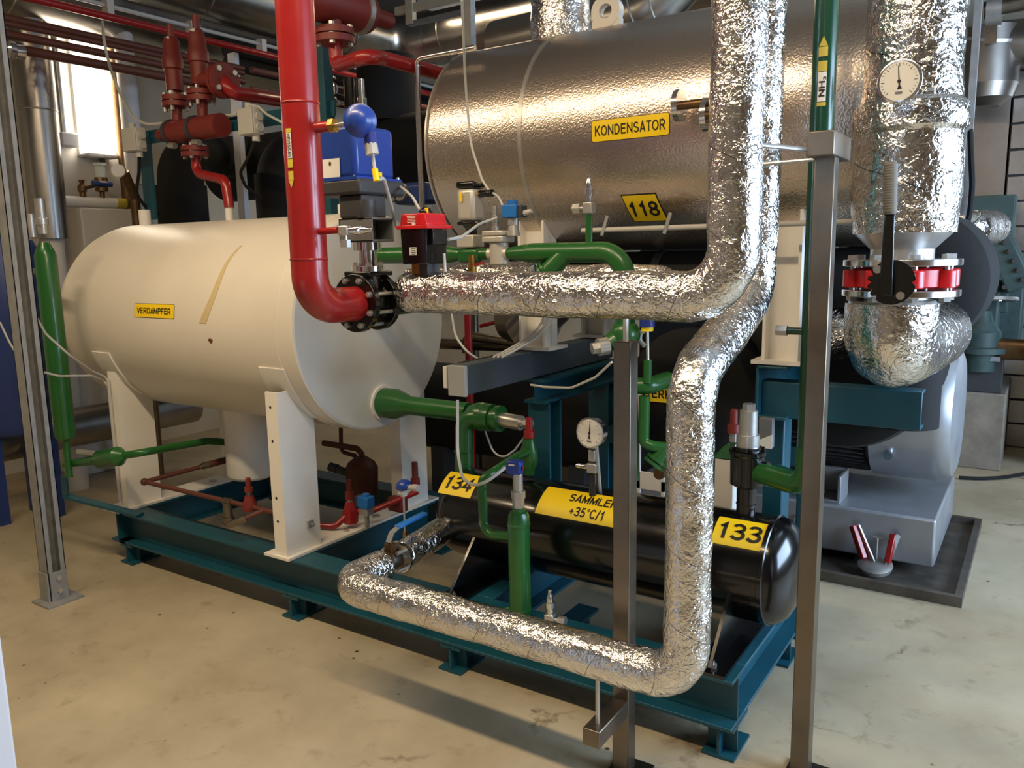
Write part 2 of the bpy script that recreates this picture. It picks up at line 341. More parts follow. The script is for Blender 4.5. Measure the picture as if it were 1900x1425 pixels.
def emboss():
    m = bpy.data.materials.new('embossed_aluminium'); m.use_nodes = True; nt = m.node_tree; N = nt.nodes; L = nt.links; b = N['Principled BSDF']
    b.inputs['Metallic'].default_value = 1; b.inputs['Roughness'].default_value = .27; b.inputs['Base Color'].default_value = tuple(lin(c) for c in (216, 203, 192))+(1,)
    tc = N.new('ShaderNodeTexCoord'); v = N.new('ShaderNodeTexNoise'); v.inputs['Scale'].default_value = 150; v.inputs['Detail'].default_value = 1; L.new(tc.outputs['Object'], v.inputs['Vector'])
    bp = N.new('ShaderNodeBump'); bp.inputs['Strength'].default_value = .3; bp.inputs['Distance'].default_value = .004; L.new(v.outputs['Fac'], bp.inputs['Height']); L.new(bp.outputs['Normal'], b.inputs['Normal'])
    MATS['emboss'] = m
emboss()
# ================================================================== the room
X0, X1, Y0, Y1, ZC = -6.1, 2.6, -2.2, 7.6, 3.6
st('floor', MB().bb(X0-.2, X1+.2, Y0-.2, Y1+.2, -.1, 0), 'floor')
st('ceiling', MB().bb(X0-.2, X1+.2, Y0-.2, Y1+.2, ZC, ZC+.1), 'ceiling')
st('wall_left', MB().bb(X0-.2, X0, Y0-.2, Y1+.2, 0, ZC), 'wall_cream')
st('wall_back', MB().bb(X0, X1, Y1, Y1+.2, 0, ZC), 'wall_cream')
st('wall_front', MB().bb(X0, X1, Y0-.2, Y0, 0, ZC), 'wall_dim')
wy0, wy1, wz0, wz1 = 1.6, 5.0, .9, 2.6
wr = MB().bb(X1, X1+.2, Y0-.2, wy0, 0, ZC).bb(X1, X1+.2, wy1, Y1+.2, 0, ZC).bb(X1, X1+.2, wy0, wy1, 0, wz0).bb(X1, X1+.2, wy0, wy1, wz1, ZC)
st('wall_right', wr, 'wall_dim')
wf = MB()
for yy in (wy0+.03, (wy0+wy1)/2, wy1-.03): wf.bb(X1+.06, X1+.12, yy-.03, yy+.03, wz0, wz1)
for zz in (wz0+.03, wz1-.03): wf.bb(X1+.06, X1+.12, wy0, wy1, zz-.03, zz+.03)
st('window_1', wf, 'pale_grey')
# luminaires on the ceiling; the two at the back are added fill lamps
lab = ['over the aisle, left end', 'over the aisle, middle', 'over the aisle, right end', 'added unseen to brighten the back of the room, left', 'added unseen to brighten the back of the room, right']
for p, t in zip(LUM, lab):
    r = T('ceiling_luminaire', 'long fluorescent ceiling luminaire '+t, 'ceiling light', (p[0], p[1], ZC), 'ceiling luminaires')
    O('housing', MB().bb(p[0]-.78, p[0]+.78, p[1]-.09, p[1]+.09, p[2]-.05, p[2]+.02), 'pale_grey', r, .01)
    for s in (-.5, .5): O('hanger', MB().cyl((p[0]+s, p[1], p[2]), (p[0]+s, p[1], ZC+.001), .006, n=8), 'galv', r)
# ================================================================== skid frame
ZT = .262
sk = T('skid_frame', 'teal painted steel skid frame carrying the tanks and vessels', 'frame', (-2.2, 2.65, 0))
def hb(n, p0, p1, b=.12, h=.16): O(n, MB().hbeam(p0, p1, h, b), 'teal', sk, .002)
hb('front_beam', (-3.80, 2.21, ZT-.08), (-.675, 2.21, ZT-.08))
hb('rear_beam', (-3.90, 3.16, ZT-.08), (-.675, 3.16, ZT-.08))
for nm, x in (('end_beam', -3.80), ('cross_beam', -2.58), ('cross_beam', -1.66), ('end_beam', -.735)):
    hb(nm, (x, 2.27 if x > -3.7 else 2.15, ZT-.08), (x, 3.10, ZT-.08), .12)
for x, y in ((-3.74, 2.2), (-2.55, 2.2), (-1.71, 2.2), (-1.44, 2.62), (-.72, 2.22), (-.73, 2.86), (-.73, 3.1), (-3.7, 3.1), (-2.5, 3.1)):
    m_ = MB().bb(x-.045, x+.045, y-.05, y+.09, .088, .10).bb(x-.004, x+.004, y-.05, y+.09, .008, .092).bb(x-.05, x+.05, y-.055, y+.1, 0, .01)
    m_.bb(x-.045, x+.045, y-.01, y-.004, .01, .09); O('foot', m_, 'teal', sk)
m_ = MB().bar((-4.02, 2.03, .44), (-4.02, 2.03, .33), .05, .012, (0, 1, 0)).bar((-4.02, 2.03, .34), (-3.62, 2.17, .268), .05, .012)
O('bracket_arm', m_, 'teal', sk)
# ================================================================== evaporator
EY, EZ, ER = 2.60, 1.212, .467
ev = T('evaporator_tank', 'large white horizontal evaporator tank on four white legs, marked VERDAMPFER', 'tank', (-3.2, EY, ZT))
mt = mat('tank_white', (226, 219, 206), .36, var=.06, vscale=2.2)
pr = [(0, .002), (.012, .12), (.035, .22), (.075, .32), (.12, .39), (.17, .435), (.22, .458), (.26, ER), (1.795, ER), (1.797, ER+.003), (1.815, ER+.003), (1.817, ER), (1.91, ER), (1.913, ER-.004)]
O('shell', MB().lathe((-4.33, EY, EZ), (1, 0, 0), pr, 96), mt, ev)
O('end_plate', MB().lathe((-2.43, EY, EZ), (1, 0, 0), [(0, ER-.004), (.012, ER-.004), (.016, ER-.009)], 96), mat('end_white', (214, 214, 210), .34, var=.04), ev)
for x, y0, y1, fr in ((-2.545, 2.145, 2.335, 1), (-2.545, 2.875, 3.065, 0), (-3.77, 2.2, 2.385, 1), (-3.77, 2.82, 3.0, 0)):
    zt = EZ-.25
    lg = MB().bb(x-.008, x, y0, y1, ZT+.012, zt).bb(x-.07, x-.008, y0, y0+.011, ZT+.012, zt).bb(x-.07, x-.008, y1-.011, y1, ZT+.012, zt)
    lo = O('leg', lg, 'white', ev)
    if fr and x > -3:
        h_ = MB()
        for z in (.42, .52, .76, .9): h_.cyl((x-.042, y0-.001, z), (x-.042, y0+.002, z), .006, n=12)
        O('bolt_hole', h_, 'ink', lo)
        O('clamp_screw', MB().cyl((x, y0+.13, .38), (x+.03, y0+.13, .38), .005, n=8).box((x+.006, y0+.13, .38), (.012, .03, .03)), 'steel', lo)
    O('saddle_pad', MB().prism([(EY+(ER+.006)*math.cos(a), EZ+(ER+.006)*math.sin(a)) for a in ([pi+.33+.05*i for i in range(13)] if fr else [2*pi-.33-.05*i for i in range(13)])] +
                 [(EY+(ER-.004)*math.cos(a), EZ+(ER-.004)*math.sin(a)) for a in ([pi+.33+.05*i for i in reversed(range(13))] if fr else [2*pi-.33-.05*i for i in reversed(range(13))])],
                 (x-.11, 0, 0), (0, 1, 0), (0, 0, 1), (.15, 0, 0)), 'white', ev)
for x in (-3.80, -2.58):
    O('base_rail', MB().bb(x-.09, x+.06, 2.13, 3.12, ZT+.001, ZT+.012), 'white', ev)
    O('bolt', bolts(MB(), (x+.02, 2.5, ZT+.012), (0, 0, 1), .0001, 1, .014, .012).cyl((x, 2.72, ZT+.012), (x, 2.72, ZT+.02), .02), 'steel', ev)
# sump, nozzles
sx = A(461, 800, y=EY).x
O('sump', MB().lathe((sx, EY, .40), (0, 0, 1), [(0, .10), (.008, .112), (.02, .118), (.6, .118)], 40), 'white', ev)
for px, yy, r_, top in ((425, 2.65, .018, 1.745), (268, 2.62, .03, 1.76), (640, 2.62, .03, 1.72)):
    q = A(px, 395, y=yy); O('nozzle', MB().cyl((q.x, yy, EZ+ER-.03), (q.x, yy, top), r_).lathe((q.x, yy, EZ+ER-.012), (0, 0, 1), [(0, r_*2.2), (.012, r_*1.3)]), 'white', ev)
cm = cylmap(A(285, 556, y=2.14).x, EY, EZ, ER, .13)
lb = sticker('name_label', cm, .298, .064, 'yellow', ev, .008, ('ink', .0022)); lettering('lettering', 'VERDAMPFER', cm, .25, .027, 'ink', lb, t=.15)
# wear on the paint: peeled tape strip and a chip
cm2 = cylmap(A(395, 500, y=2.17).x, EY, EZ, ER, .42)
mb = MB(); rows = [(cm2(.13*(t-.5)*1.1+.02*math.sin(t*5), (t-.5)*.36, .001), cm2(.13*(t-.5)*1.1+.02*math.sin(t*5)+.048*(1-t*.75), (t-.5)*.36, .001)) for t in [i/14 for i in range(15)]]
mb.add([p for r in rows for p in r], [(2*i, 2*i+1, 2*i+3, 2*i+2) for i in range(14)]); O('tape_residue', mb, 'stain', ev)
cm3 = cylmap(A(394, 657, y=2.14).x, EY, EZ, ER, -.12); mb = MB(); mb.add([cm3(.014*math.cos(a)*(1+.3*math.sin(3*a)), .011*math.sin(a), .001) for a in [i*pi/5 for i in range(10)]], [tuple(range(10))]); O('paint_chip', mb, 'rust', ev)
# ================================================================== condenser
CY, CZ, CR = 3.05, 1.93, .43
cd = T('condenser_vessel', 'big embossed aluminium clad condenser cylinder, marked KONDENSATOR and 118', 'vessel', (-1.2, CY, 1.1))
O('shell', MB().lathe((-2.13, CY, CZ), (1, 0, 0), [(0, CR-.03), (.006, CR-.012), (.022, CR), (1.78, CR), (1.79, CR-.02)], 96), 'emboss', cd)
xs = A(966, 240, y=2.63).x
O('seam_band', MB().ring((xs-.008, CY, CZ), (1, 0, 0), CR+.003, CR-.002, .016, 96), 'steel', cd)
O('seam_band', MB().ring((-2.128, CY, CZ), (1, 0, 0), CR+.0025, CR-.02, .008, 96), 'steel', cd)
O('end_plate', MB().lathe((-2.135, CY, CZ), (1, 0, 0), [(0, CR-.04), (.01, CR-.03)], 64), 'emboss', cd)
for x in (-1.715, -.735):
    for yy in (2.80, 3.32):
        sp_ = O('support', MB().bb(x-.06, x+.06, yy-.004, yy+.004, 1.125, CZ-.1).bb(x-.06, x-.05, yy-.05, yy+.05, 1.125, CZ-.1).bb(x+.05, x+.06, yy-.05, yy+.05, 1.125, CZ-.2), 'white', cd)
        O('foot_plate', MB().bb(x-.09, x+.09, yy-.07, yy+.08, 1.112, 1.125), 'white', sp_)
lx = A(1127, 40, y=CY).x; top = CZ+CR
lug = MB().ring((lx, CY-.02, top+.07), (0, 1, 0), .062, .028, .04, 36).bb(lx-.061, lx+.061, CY-.017, CY+.017, top-.04, top+.04)
O('lifting_lug', lug, 'white', cd)
def thz(px, py, R=CR, yc=CY, zc=CZ):
    best = None
    d = RM @ V((px-PX, py-PY, F)); a_ = d.y**2+d.z**2; b_ = 2*(d.y*(0-yc)+d.z*(EYE.z-zc)); c_ = yc**2+(EYE.z-zc)**2-R*R
    t = (-b_-math.sqrt(max(0, b_*b_-4*a_*c_)))/(2*a_); p = EYE+d*t
    return p.x, math.atan2(p.z-zc, yc-p.y)
x_, th = thz(1168, 237); cm = cylmap(x_, CY, CZ, CR, th); lb = sticker('name_label', cm, .292, .074, 'yellow', cd, .01, ('ink', .002)); lettering('lettering', 'KONDENSATOR', cm, .262, .035, 'ink', lb, t=.14)
x_, th = thz(1196, 387); cm = cylmap(x_, CY, CZ, CR, th); lb = sticker('number_label', cm, .135, .125, 'yellow', cd, 0, ('ink', .004), skew=-.14); lettering('lettering', '118', cm, .112, .066, 'ink', lb, .03)
for px, py, px2 in ((1262, 196, 1345), (1314, 214, 1372)):
    p = A(px, py, y=2.54); e = V((A(px2, py, y=2.54).x, 2.54, p.z)); nz_ = O('nozzle', MB().tube([p, e, e+V((.02, .12, 0))], .014, 16, .03), 'bronze', cd)
    O('flange', MB().cyl(p-V((.012, 0, 0)), p+V((.006, 0, 0)), .05, n=36).cyl(p-V((.017, 0, 0)), p-V((.011, 0, 0)), .03), 'bright_steel', nz_)
# thin conduit along the underside with clips
q0, q1 = A(1080, 428, y=2.66), A(1600, 404, y=2.66); q1.z = q0.z
rail = T('conduit_pipe', 'thin pale conduit clipped along the underside of the condenser', 'pipe', q0)
O('tube', MB().cyl(q0, q1, .009, n=12), 'grey_plastic', rail)
for f_ in (.09, .34, .62): 
    p = q0.lerp(q1, f_); O('clip', MB().bar(p+V((0, -.012, -.02)), p+V((.02, -.006, .05)), .012, .003, (0, -1, 0)), 'galv', rail)
# ================================================================== collector (black vessel)
SY, SZ, SR = 2.50, .487, .172
sa = T('collector_vessel', 'black horizontal collector vessel low on the skid, marked SAMMLER +35°C/1, 134 and 133', 'vessel', (-1.3, SY, ZT))
pr = [(0, .002), (.01, .06), (.03, .11), (.06, .15), (.09, .168), (.11, SR), (1.305, SR), (1.307, SR+.004), (1.32, SR+.004), (1.323, SR), (1.345, .166), (1.37, .142), (1.388, .105), (1.4, .06), (1.404, .002)]
O('shell', MB().lathe((-1.975, SY, SZ), (1, 0, 0), pr, 72), 'black', sa)
for x in (-1.72, -.75):
    pl = [(2.165, ZT+.01), (2.165, ZT+.02), (SY-.165, SZ-.03), (SY, SZ-SR+.01), (SY+.165, SZ-.03), (2.84, ZT+.02), (2.84, ZT+.01)]
    sd_ = O('saddle', MB().prism(pl, (x-.005, 0, 0), (0, 1, 0), (0, 0, 1), (.01, 0, 0)).bb(x-.05, x+.05, 2.15, 2.86, ZT+.001, ZT+.011), 'black', sa)
    O('bolt', MB().cyl((x, 2.19, ZT+.011), (x, 2.19, ZT+.022), .014, n=6).cyl((x, 2.19, ZT+.02), (x, 2.19, ZT+.032), .007, n=10), 'steel', sd_)
for px, py, wd, hg, tx, tw, hh in ((853, 897, .155, .11, '134', .125, .062), (1374, 988, .165, .105, '133', .135, .062)):
    x_, th = thz(px, py, SR, SY, SZ); cm = cylmap(x_, SY, SZ, SR, th); lb = sticker('number_label', cm, wd, hg, 'yellow', sa); lettering('lettering', tx, cm, tw, hh, 'ink', lb, .025)
x_, th = thz(1080, 937, SR, SY, SZ); cm = cylmap(x_, SY, SZ, SR, th); lb = sticker('name_label', cm, .335, .125, 'yellow', sa)
lettering('lettering', 'SAMMLER', cm, .185, .036, 'ink', lb, .012, .035, .024); lettering('lettering', '+35°C/1', cm, .13, .036, 'ink', lb, .004, .03, -.03)
# ================================================================== foil lagged pipes
ZH = 1.392
f1 = O('foil_pipe', MB().tube([(-1.558, 2.05, ZH), (-1.558, 1.80, ZH), (-.592, 1.80, ZH), (-.582, 1.80, 3.58)], .0585, 44, [.06, .11], 14, .0055, .011), 'foil')
tag(f1, 'foil wrapped pipe running level from the black valve, then rising to the ceiling', 'pipe')
f2 = O('foil_pipe', MB().tube([(-1.86, 1.98, .432), (-1.86, 1.80, .432), (-.683, 1.80, .432), (-.683, 1.80, 1.2), (-.69, 2.30, 1.37), (-.68, 2.30, 3.58)], .0575, 44, [.075, .1, .12, .11], 14, .0055, .011), 'foil')
tag(f2, 'foil wrapped pipe low in front of the skid that rises beside the steel post', 'pipe')
FX, FY = -.357, 2.60
f3 = T('suction_riser', 'thick crumpled foil wrapped riser above the red butterfly valve', 'pipe', (FX, FY, 1.53))
O('foil_jacket', MB().tube([(FX, FY, 1.535), (FX, FY, 2.15), (FX+.06, FY+.05, 2.6), (FX+.12, FY+.1, 3.58)], lambda d: .134+.01*math.sin(d*9)+(.012 if .28 < d % .55 < .36 else 0), 64, [.4, .4], 8, .012, .013, nf=6), 'foil_big', f3)
O('end_cone', MB().lathe((FX, FY, 1.475), (0, 0, 1), [(0, .07), (.012, .082), (.045, .115), (.062, .132)], 40), 'steel', f3)
O('foil_branch', MB().tube([(FX+.03, FY, 2.28), (FX+.24, FY+.03, 2.5), (FX+.34, FY+.1, 3.0)], .075, 32, .2, 8, .008, .013), 'foil_big', f3)
f4 = T('suction_elbow', 'foil wrapped elbow under the red butterfly valve', 'pipe', (FX, FY, 1.08))
O('foil_jacket', MB().tube([(FX-.02, FY, 1.335), (FX-.02, FY, 1.20), (FX+.0, FY+.24, 1.195), (FX+.03, FY+.62, 1.195)], .124, 64, [.14, .1], 16, .008, .013, nf=7), 'foil_big', f4)
O('end_cone', MB().lathe((FX-.02, FY, 1.331), (0, 0, 1), [(0, .122), (.012, .115), (.02, .06)], 40), 'steel', f4)
# ================================================================== hot gas pipe
HX, HY = -1.64, 1.52
hg = T('hot_gas_pipe', 'thick bright red vertical hot gas pipe with a HEISSGAS marker', 'pipe', (HX, HY, 1.37))
O('pipe', MB().tube([(HX, HY, 3.58), (HX, HY, 1.365), (HX, 1.685, 1.365)], .0485, 40, .125, 18), 'red', hg)
O('weld_seam', MB().torus((HX, HY, 1.492), (0, 0, 1), .0475, .003, 36, 8).torus((HX, HY, A(545, 195, y=HY).z), (0, 0, 1), .0475, .003, 36, 8), 'red', hg)
def vmap(x0, y0, R, face, z0): return lambda x, y, l=.002: V((x0+(R+l)*math.sin(face+x/R), y0-(R+l)*math.cos(face+x/R), z0+y))
zz = A(540, 300, y=HY).z; cm = vmap(HX, HY, .0485, math.radians(-6)+.2, zz)
vc = lambda f, dy: (lambda x, y, l=.002: f(x, y+dy, l))
lb = sticker('marker', vc(cm, .032), .0165, .064, 'paper', hg, 0, ('ink', .0007)); 
rotm = lambda x, y, l=.003: cm(y, .032-x, l)
lettering('lettering', 'HEISSGAS', rotm, .058, .010, 'ink', lb, .01)
sticker('marker', vc(cm, .069), .0165, .01, 'pale_yellow', hg); sticker('marker', vc(cm, -.012), .0165, .021, 'pale_yellow', hg); sticker('marker', vc(cm, -.042), .0165, .022, 'pale_yellow', hg)
mb = MB().add([cm(-.008, -.054, .002), cm(0, -.073, .002), cm(.008, -.054, .002), cm(0, -.054, .002)], [(0, 1, 2, 3)]); O('marker_arrow', mb, 'pale_yellow', hg)
# ================================================================== posts
def post(label, x, y, h, s_=.05):
    r = T('steel_post', label, 'post', (x, y, 0), None)
    O('column', MB().bb(x-s_/2, x+s_/2, y-s_/2, y+s_/2, .008, h), 'brushed', r, .003); O('base_plate', MB().bb(x-.04, x+.07, y-.06, y+.06, 0, .008), 'brushed', r); return r
p1 = post('short square steel post holding up the level foil pipe', -.93, 1.965, 1.262)
O('bracket', MB().bb(-.955, -.905, 1.76, 1.94, .19, .24), 'brushed', p1, .003); O('rod', MB().cyl((-.93, 1.80, .24), (-.93, 1.80, .38), .006, n=10), 'steel', p1); O('rod', MB().cyl((-.93, 1.965, 1.26), (-.93, 1.965, 1.36), .008, n=10), 'steel', p1)
p2 = post('tall square steel post in front of the green NH3 pipe', -.492, 2.22, 1.725)
zb = 1.752
O('bracket', MB().bb(-.525, -.459, 2.14, 2.34, zb-.03, zb+.03), 'brushed', p2, .003)
O('rod', MB().cyl((-.52, 2.16, zb-.012), (-.64, 1.84, zb-.012), .006, n=10), 'steel', p2); O('rod', MB().cyl((-.52, 2.22, zb-.03), (-.66, 2.24, zb-.03), .005, n=10), 'steel', p2)
ls = T('strut_post', 'grey galvanised strut channel post at the left edge', 'post', (-3.6, 1.73, 0))
xq, yq = -3.62, 1.735
mb = MB()
for k, dx in enumerate((0,)):
    mb.bb(xq-.035, xq-.031, yq-.04, yq+.04, .01, 3.58).bb(xq-.035, xq+.035, yq+.036, yq+.04, .01, 3.58).bb(xq-.035, xq+.035, yq-.04, yq-.036, .01, 3.58).bb(xq+.031, xq+.035, yq-.04, yq-.018, .01, 3.58).bb(xq+.031, xq+.035, yq+.018, yq+.04, .01, 3.58)
O('channel', mb, 'galv', ls); sh = O('shoe', MB().bb(xq+.036, xq+.042, yq-.036, yq+.036, .01, .14).bb(xq-.03, xq+.04, yq-.05, yq-.042, .01, .14), 'galv', ls)
O('bolt', MB().cyl((xq+.042, yq, .11), (xq+.05, yq, .11), .012, n=6).cyl((xq+.042, yq, .05), (xq+.05, yq, .05), .012, n=6), 'steel', sh); O('base_plate', MB().bb(xq-.05, xq+.09, yq-.08, yq+.08, 0, .01), 'galv', ls)
# ================================================================== black flanged valve with blue actuator
VX, VZ = -1.645, 1.365
va = T('flanged_valve', 'black flanged valve body at the end of the red pipe elbow', 'valve', (VX, 1.77, VZ))
for y in (1.685, 1.772): O('flange', MB().cyl((VX, y, VZ), (VX, y+.02, VZ), .083, n=48), 'black', va, .002)
O('body', MB().lathe((VX, 1.70, VZ), (0, 1, 0), [(0, .06), (.02, .052), (.04, .056), (.06, .052), (.08, .06)], 32).cyl((VX-.0, 1.75, VZ), (VX-.0, 1.75, VZ+.1), .036), 'black', va)
for p in ring_pts((VX, 1.685, VZ), (0, 1, 0), .068, 8, pi/8):
    O('bolt', MB().cyl(p-V((0, .009, 0)), p, .009, n=6).cyl(p-V((0, .013, 0)), p+V((0, .115, 0)), .0055, n=10), 'steel', va)
O('outlet_pipe', MB().cyl((VX, 1.79, VZ), (VX, 2.12, VZ), .046), 'black', va)
sxx, syy = -1.648, 1.752
zq = lambda py: A(686, py, y=syy).z
O('bonnet_flange', MB().bb(sxx-.05, sxx+.05, syy-.05, syy+.05, zq(512), zq(503)), 'black', va, .004); O('bonnet_plate', MB().cyl((sxx, syy, zq(503)), (sxx, syy, zq(494)), .047, n=32), 'bright_steel', va)
for i, p in enumerate(ring_pts((sxx, syy, zq(494)), (0, 0, 1), .036, 4, pi/4)): O('bonnet_bolt', MB().cyl(p, p+V((0, 0, .012)), .007, n=6), 'steel', va)
O('stem_housing', MB().lathe((sxx, syy, zq(494)), (0, 0, 1), [(0, .03), (.01, .026), (zq(465)-zq(494), .026), (zq(465)-zq(494)+.001, .041), (zq(450)-zq(494), .041)], 32), 'bright_steel', va)
ac = T('valve_actuator', 'actuator with a blue cover and white name plate beside the red pipe', 'actuator', (sxx, syy, zq(450)))
z0, z1 = zq(449), zq(405); fr = MB()
fr.bb(sxx-.065, sxx+.065, syy-.045, syy+.045, z0, z0+.006).bb(sxx-.065, sxx+.065, syy-.045, syy+.045, z1-.006, z1).bb(sxx-.065, sxx-.059, syy-.045, syy+.045, z0, z1).bb(sxx+.0, sxx+.006, syy-.045, syy-.04, z0, z1).bb(sxx-.065, sxx+.065, syy-.045, syy-.041, z0, z1).bb(sxx-.065, sxx+.065, syy+.041, syy+.045, z0, z1)
O('yoke', fr, 'mid_grey', ac, .002); O('shaft', MB().cyl((sxx+.02, syy, z0+.005), (sxx+.02, syy, z1-.005), .012), 'dark_grey', ac)
O('gearbox', MB().bb(sxx-.055, sxx+.035, syy-.05, syy+.05, z1, zq(362)), 'dark_grey', ac, .006); O('gearbox_cover', MB().cyl((sxx+.02, syy-.02, z1), (sxx+.02, syy-.02, zq(372)), .03), 'dark_grey', ac)
bx, by_ = -1.708, 1.778
O('base_plate', MB().bb(bx-.09, bx+.10, by_-.09, by_+.105, zq(362), zq(333)), 'dark_grey', ac, .008)
zc0, zc1 = zq(334), zq(232)
cv = O('cover', MB().bb(bx-.085, bx+.082, by_-.083, by_+.082, zc0+.004, zc1), 'blue', ac, .014)
O('cover_rim', MB().bb(bx-.09, bx+.092, by_-.09, by_+.1, zc0-.002, zc0+.008), 'blue', ac)
mp = planemap((bx-.012, by_-.0835, zq(312)), (1, 0, 0), (0, 0, 1)); pl = sticker('name_plate', mp, .075, .055, 'paper', cv); sticker('plate_mark', planemap((bx-.012, by_-.0836, zq(312)+.014), (1, 0, 0), (0, 0, 1)), .01, .012, 'brass', cv, .004)
sticker('plate_mark', planemap((bx+.083, by_+.01, zq(322)), (0, 1, 0), (0, 0, 1)), .026, .012, 'yellow', cv)
O('cover_screw', MB().cyl((bx+.07, by_-.075, zc0-.01), (bx+.07, by_-.075, zc0+.02), .005, n=8), 'steel', ac); O('cover_screw', MB().cyl((bx+.085, by_+.09, zc0-.01), (bx+.085, by_+.09, zc0+.014), .005, n=8), 'steel', ac)
# temperature sensor in the red pipe
def cable(label, pts, r=.004, m='cable', bend=.05, name='cable'):
    return tag(O(name, MB().tube(pts, r, 8, bend, 6), m), label, 'cable')
ts = T('temperature_sensor', 'blue domed temperature sensor head on a stub of the red pipe', 'sensor', (HX, HY, 1.72))
s0 = V((HX+.03, HY-.0, A(578, 238, y=HY).z)); s1 = A(613, 234, y=HY+.02); s2 = A(656, 227, y=HY+.03)
O('stub', MB().cyl(s0, s1, .0135), 'red', ts); dv = (s2-s1).normalized()
O('nut', MB().cyl(s1, s1+dv*.016, .018, n=6), 'brass', ts); O('rod', MB().cyl(s1, s2, .0055), 'steel', ts)
h0 = s2; O('collar', MB().cyl(h0-dv*.004, h0+dv*.012, .017), 'yellow', ts); O('tag_ring', MB().cyl(h0+dv*.012, h0+dv*.032, .022), 'paper', ts)
dd = V((.6, -.75, -.12)).normalized()
hd = O('head', MB().lathe(h0+dv*.022, dd, [(-.02, .02), (0, .028), (.012, .034), (.014, .041), (.026, .041), (.029, .035), (.04, .029), (.049, .016), (.052, .002)], 32), 'blue', ts)
g0 = h0+dv*.045+V((.0, 0, -.03)); gd = V((.16, 0, -1)).normalized()
O('gland_arm', MB().cyl(g0, g0+gd*.03, .015), 'plastic_blue', ts); O('gland', MB().cyl(g0+gd*.028, g0+gd*.055, .016, n=8), 'grey_plastic', ts)
cable('grey cable hanging from the blue sensor head past the blue actuator', [g0+gd*.05, g0+gd*.12, A(712, 330, y=1.62), A(726, 380, y=1.72), A(735, 420, y=1.86)], .0045)
O('cable_tag', MB().cyl(g0+gd*.09, g0+gd*.12, .008, n=8), 'yellow', ts)
# service valves (steel angle valve with cap)
def service_valve(label, p, up, side, s_=1.0, group='small steel service valves'):
    p, up, side = V(p), V(up).normalized(), V(side).normalized()
    r = T('service_valve', label, 'valve', p, group)
    O('body', MB().box(p, (.026*s_, .026*s_, .028*s_), Matrix((side, up.cross(side), up)).transposed()), 'steel', r, .003)
    O('spindle', MB().lathe(p+up*.013*s_, up, [(0, .009*s_), (.018*s_, .009*s_), (.019*s_, .012*s_), (.034*s_, .012*s_), (.036*s_, .009*s_), (.05*s_, .009*s_), (.056*s_, .006*s_), (.07*s_, .005*s_)], 14), 'bright_steel', r)
    O('side_cap', MB().cyl(p+side*.012*s_, p+side*.024*s_, .006*s_).cyl(p+side*.024*s_, p+side*.044*s_, .014*s_, n=6), 'steel', r); return r
p = A(640, 428, y=HY+.0); st_ = T('pipe_stub', 'short red stub pipe low on the red hot gas pipe', 'pipe', (HX, HY, p.z))
O('tube', MB().cyl((HX+.03, HY, p.z), A(628, 427, y=HY), .0085), 'red', st_)
service_valve('steel service valve on the lower red stub beside the black valve', p, (.9, .2, 0), (0, 0, -1), .95)
# ================================================================== red and black actuator on the foil pipe
zr = lambda py: A(785, py, y=1.78).z
ra = T('small_actuator', 'small actuator with a red lid over a black box, standing on the foil pipe', 'actuator', (-1.58, 1.945, ZH+.05))
O('neck', MB().bb(-1.625, -1.585, 1.915, 1.975, ZH+.02, zr(488)), 'brass', ra, .003); O('neck_block', MB().bb(-1.585, -1.545, 1.91, 1.98, ZH+.02, zr(488)), 'dark_grey', ra, .003)
O('base', MB().prism([(-.055, 0), (.055, 0), (.06, .1), (-.06, .1)], (-1.583, 1.88, zr(490)), (1, 0, 0), (0, 0, (zr(424)-zr(490))/.1), (0, .125, 0)), 'black', ra, .004)
O('side_box', MB().bb(-1.527, -1.505, 1.90, 1.985, zr(455), zr(426)), 'black', ra, .003)
O('lid_rim', MB().bb(-1.655, -1.508, 1.872, 2.018, zr(425), zr(418)), 'sticker_red', ra, .002)
lid = O('lid', MB().prism([(-.062, 0), (.062, 0), (.055, .1), (-.055, .1)], (-1.583, 1.882, zr(419)), (1, 0, 0), (0, 0, (zr(396)-zr(419))/.1), (0, .122, 0)), 'sticker_red', ra, .004)
O('indicator', MB().dome((-1.575, 1.95, zr(396)), (0, 0, 1), .026, .02), 'black', ra); O('indicator_mark', MB().bb(-1.568, -1.552, 1.932, 1.936, zr(396), zr(396)+.016), 'yellow', ra)
mp = planemap((-1.592, 1.8815, zr(407)), (1, 0, 0), (0, 0, 1)); lbl = sticker('warning_print', mp, .062, .026, 'sticker_red', lid, 0, ('paper', .0006))
for i in range(5): sticker('print_line', planemap((-1.586+.004*(i % 2)*0, 1.879, zr(407)+.008-.004*i), (1, 0, 0), (0, 0, 1)), .042-.004*(i % 3), .0016, 'paper', lid)
sticker('serial_tag', planemap((-1.575, 1.879, zr(420)+.004), (1, 0, 0), (0, 0, 1)), .018, .009, 'paper', lid)
tg = sticker('rating_tag', planemap((-1.583, 1.879, zr(466)), (1, 0, 0), (0, 0, 1)), .034, .022, 'paper', ra)
for i in range(4): sticker('print_line', planemap((-1.581, 1.8788, zr(466)+.007-.005*i), (1, 0, 0), (0, 0, 1)), .024-.005*(i % 2), .0018, 'ink', tg)
ra.location += V((.108, -.145, 0)); ra.scale = (.76, .76, 1)
cable('grey cable looping up from the red lidded actuator to the upper left', [A(778, 388, y=1.82), A(765, 365, y=1.83), A(748, 350, y=1.85), A(735, 342, y=1.88)], .004)
cable('grey cable dropping from the black box into the foil pipe', [A(824, 470, y=1.81), A(826, 500, y=1.81), A(829, 522, y=1.81)], .004)
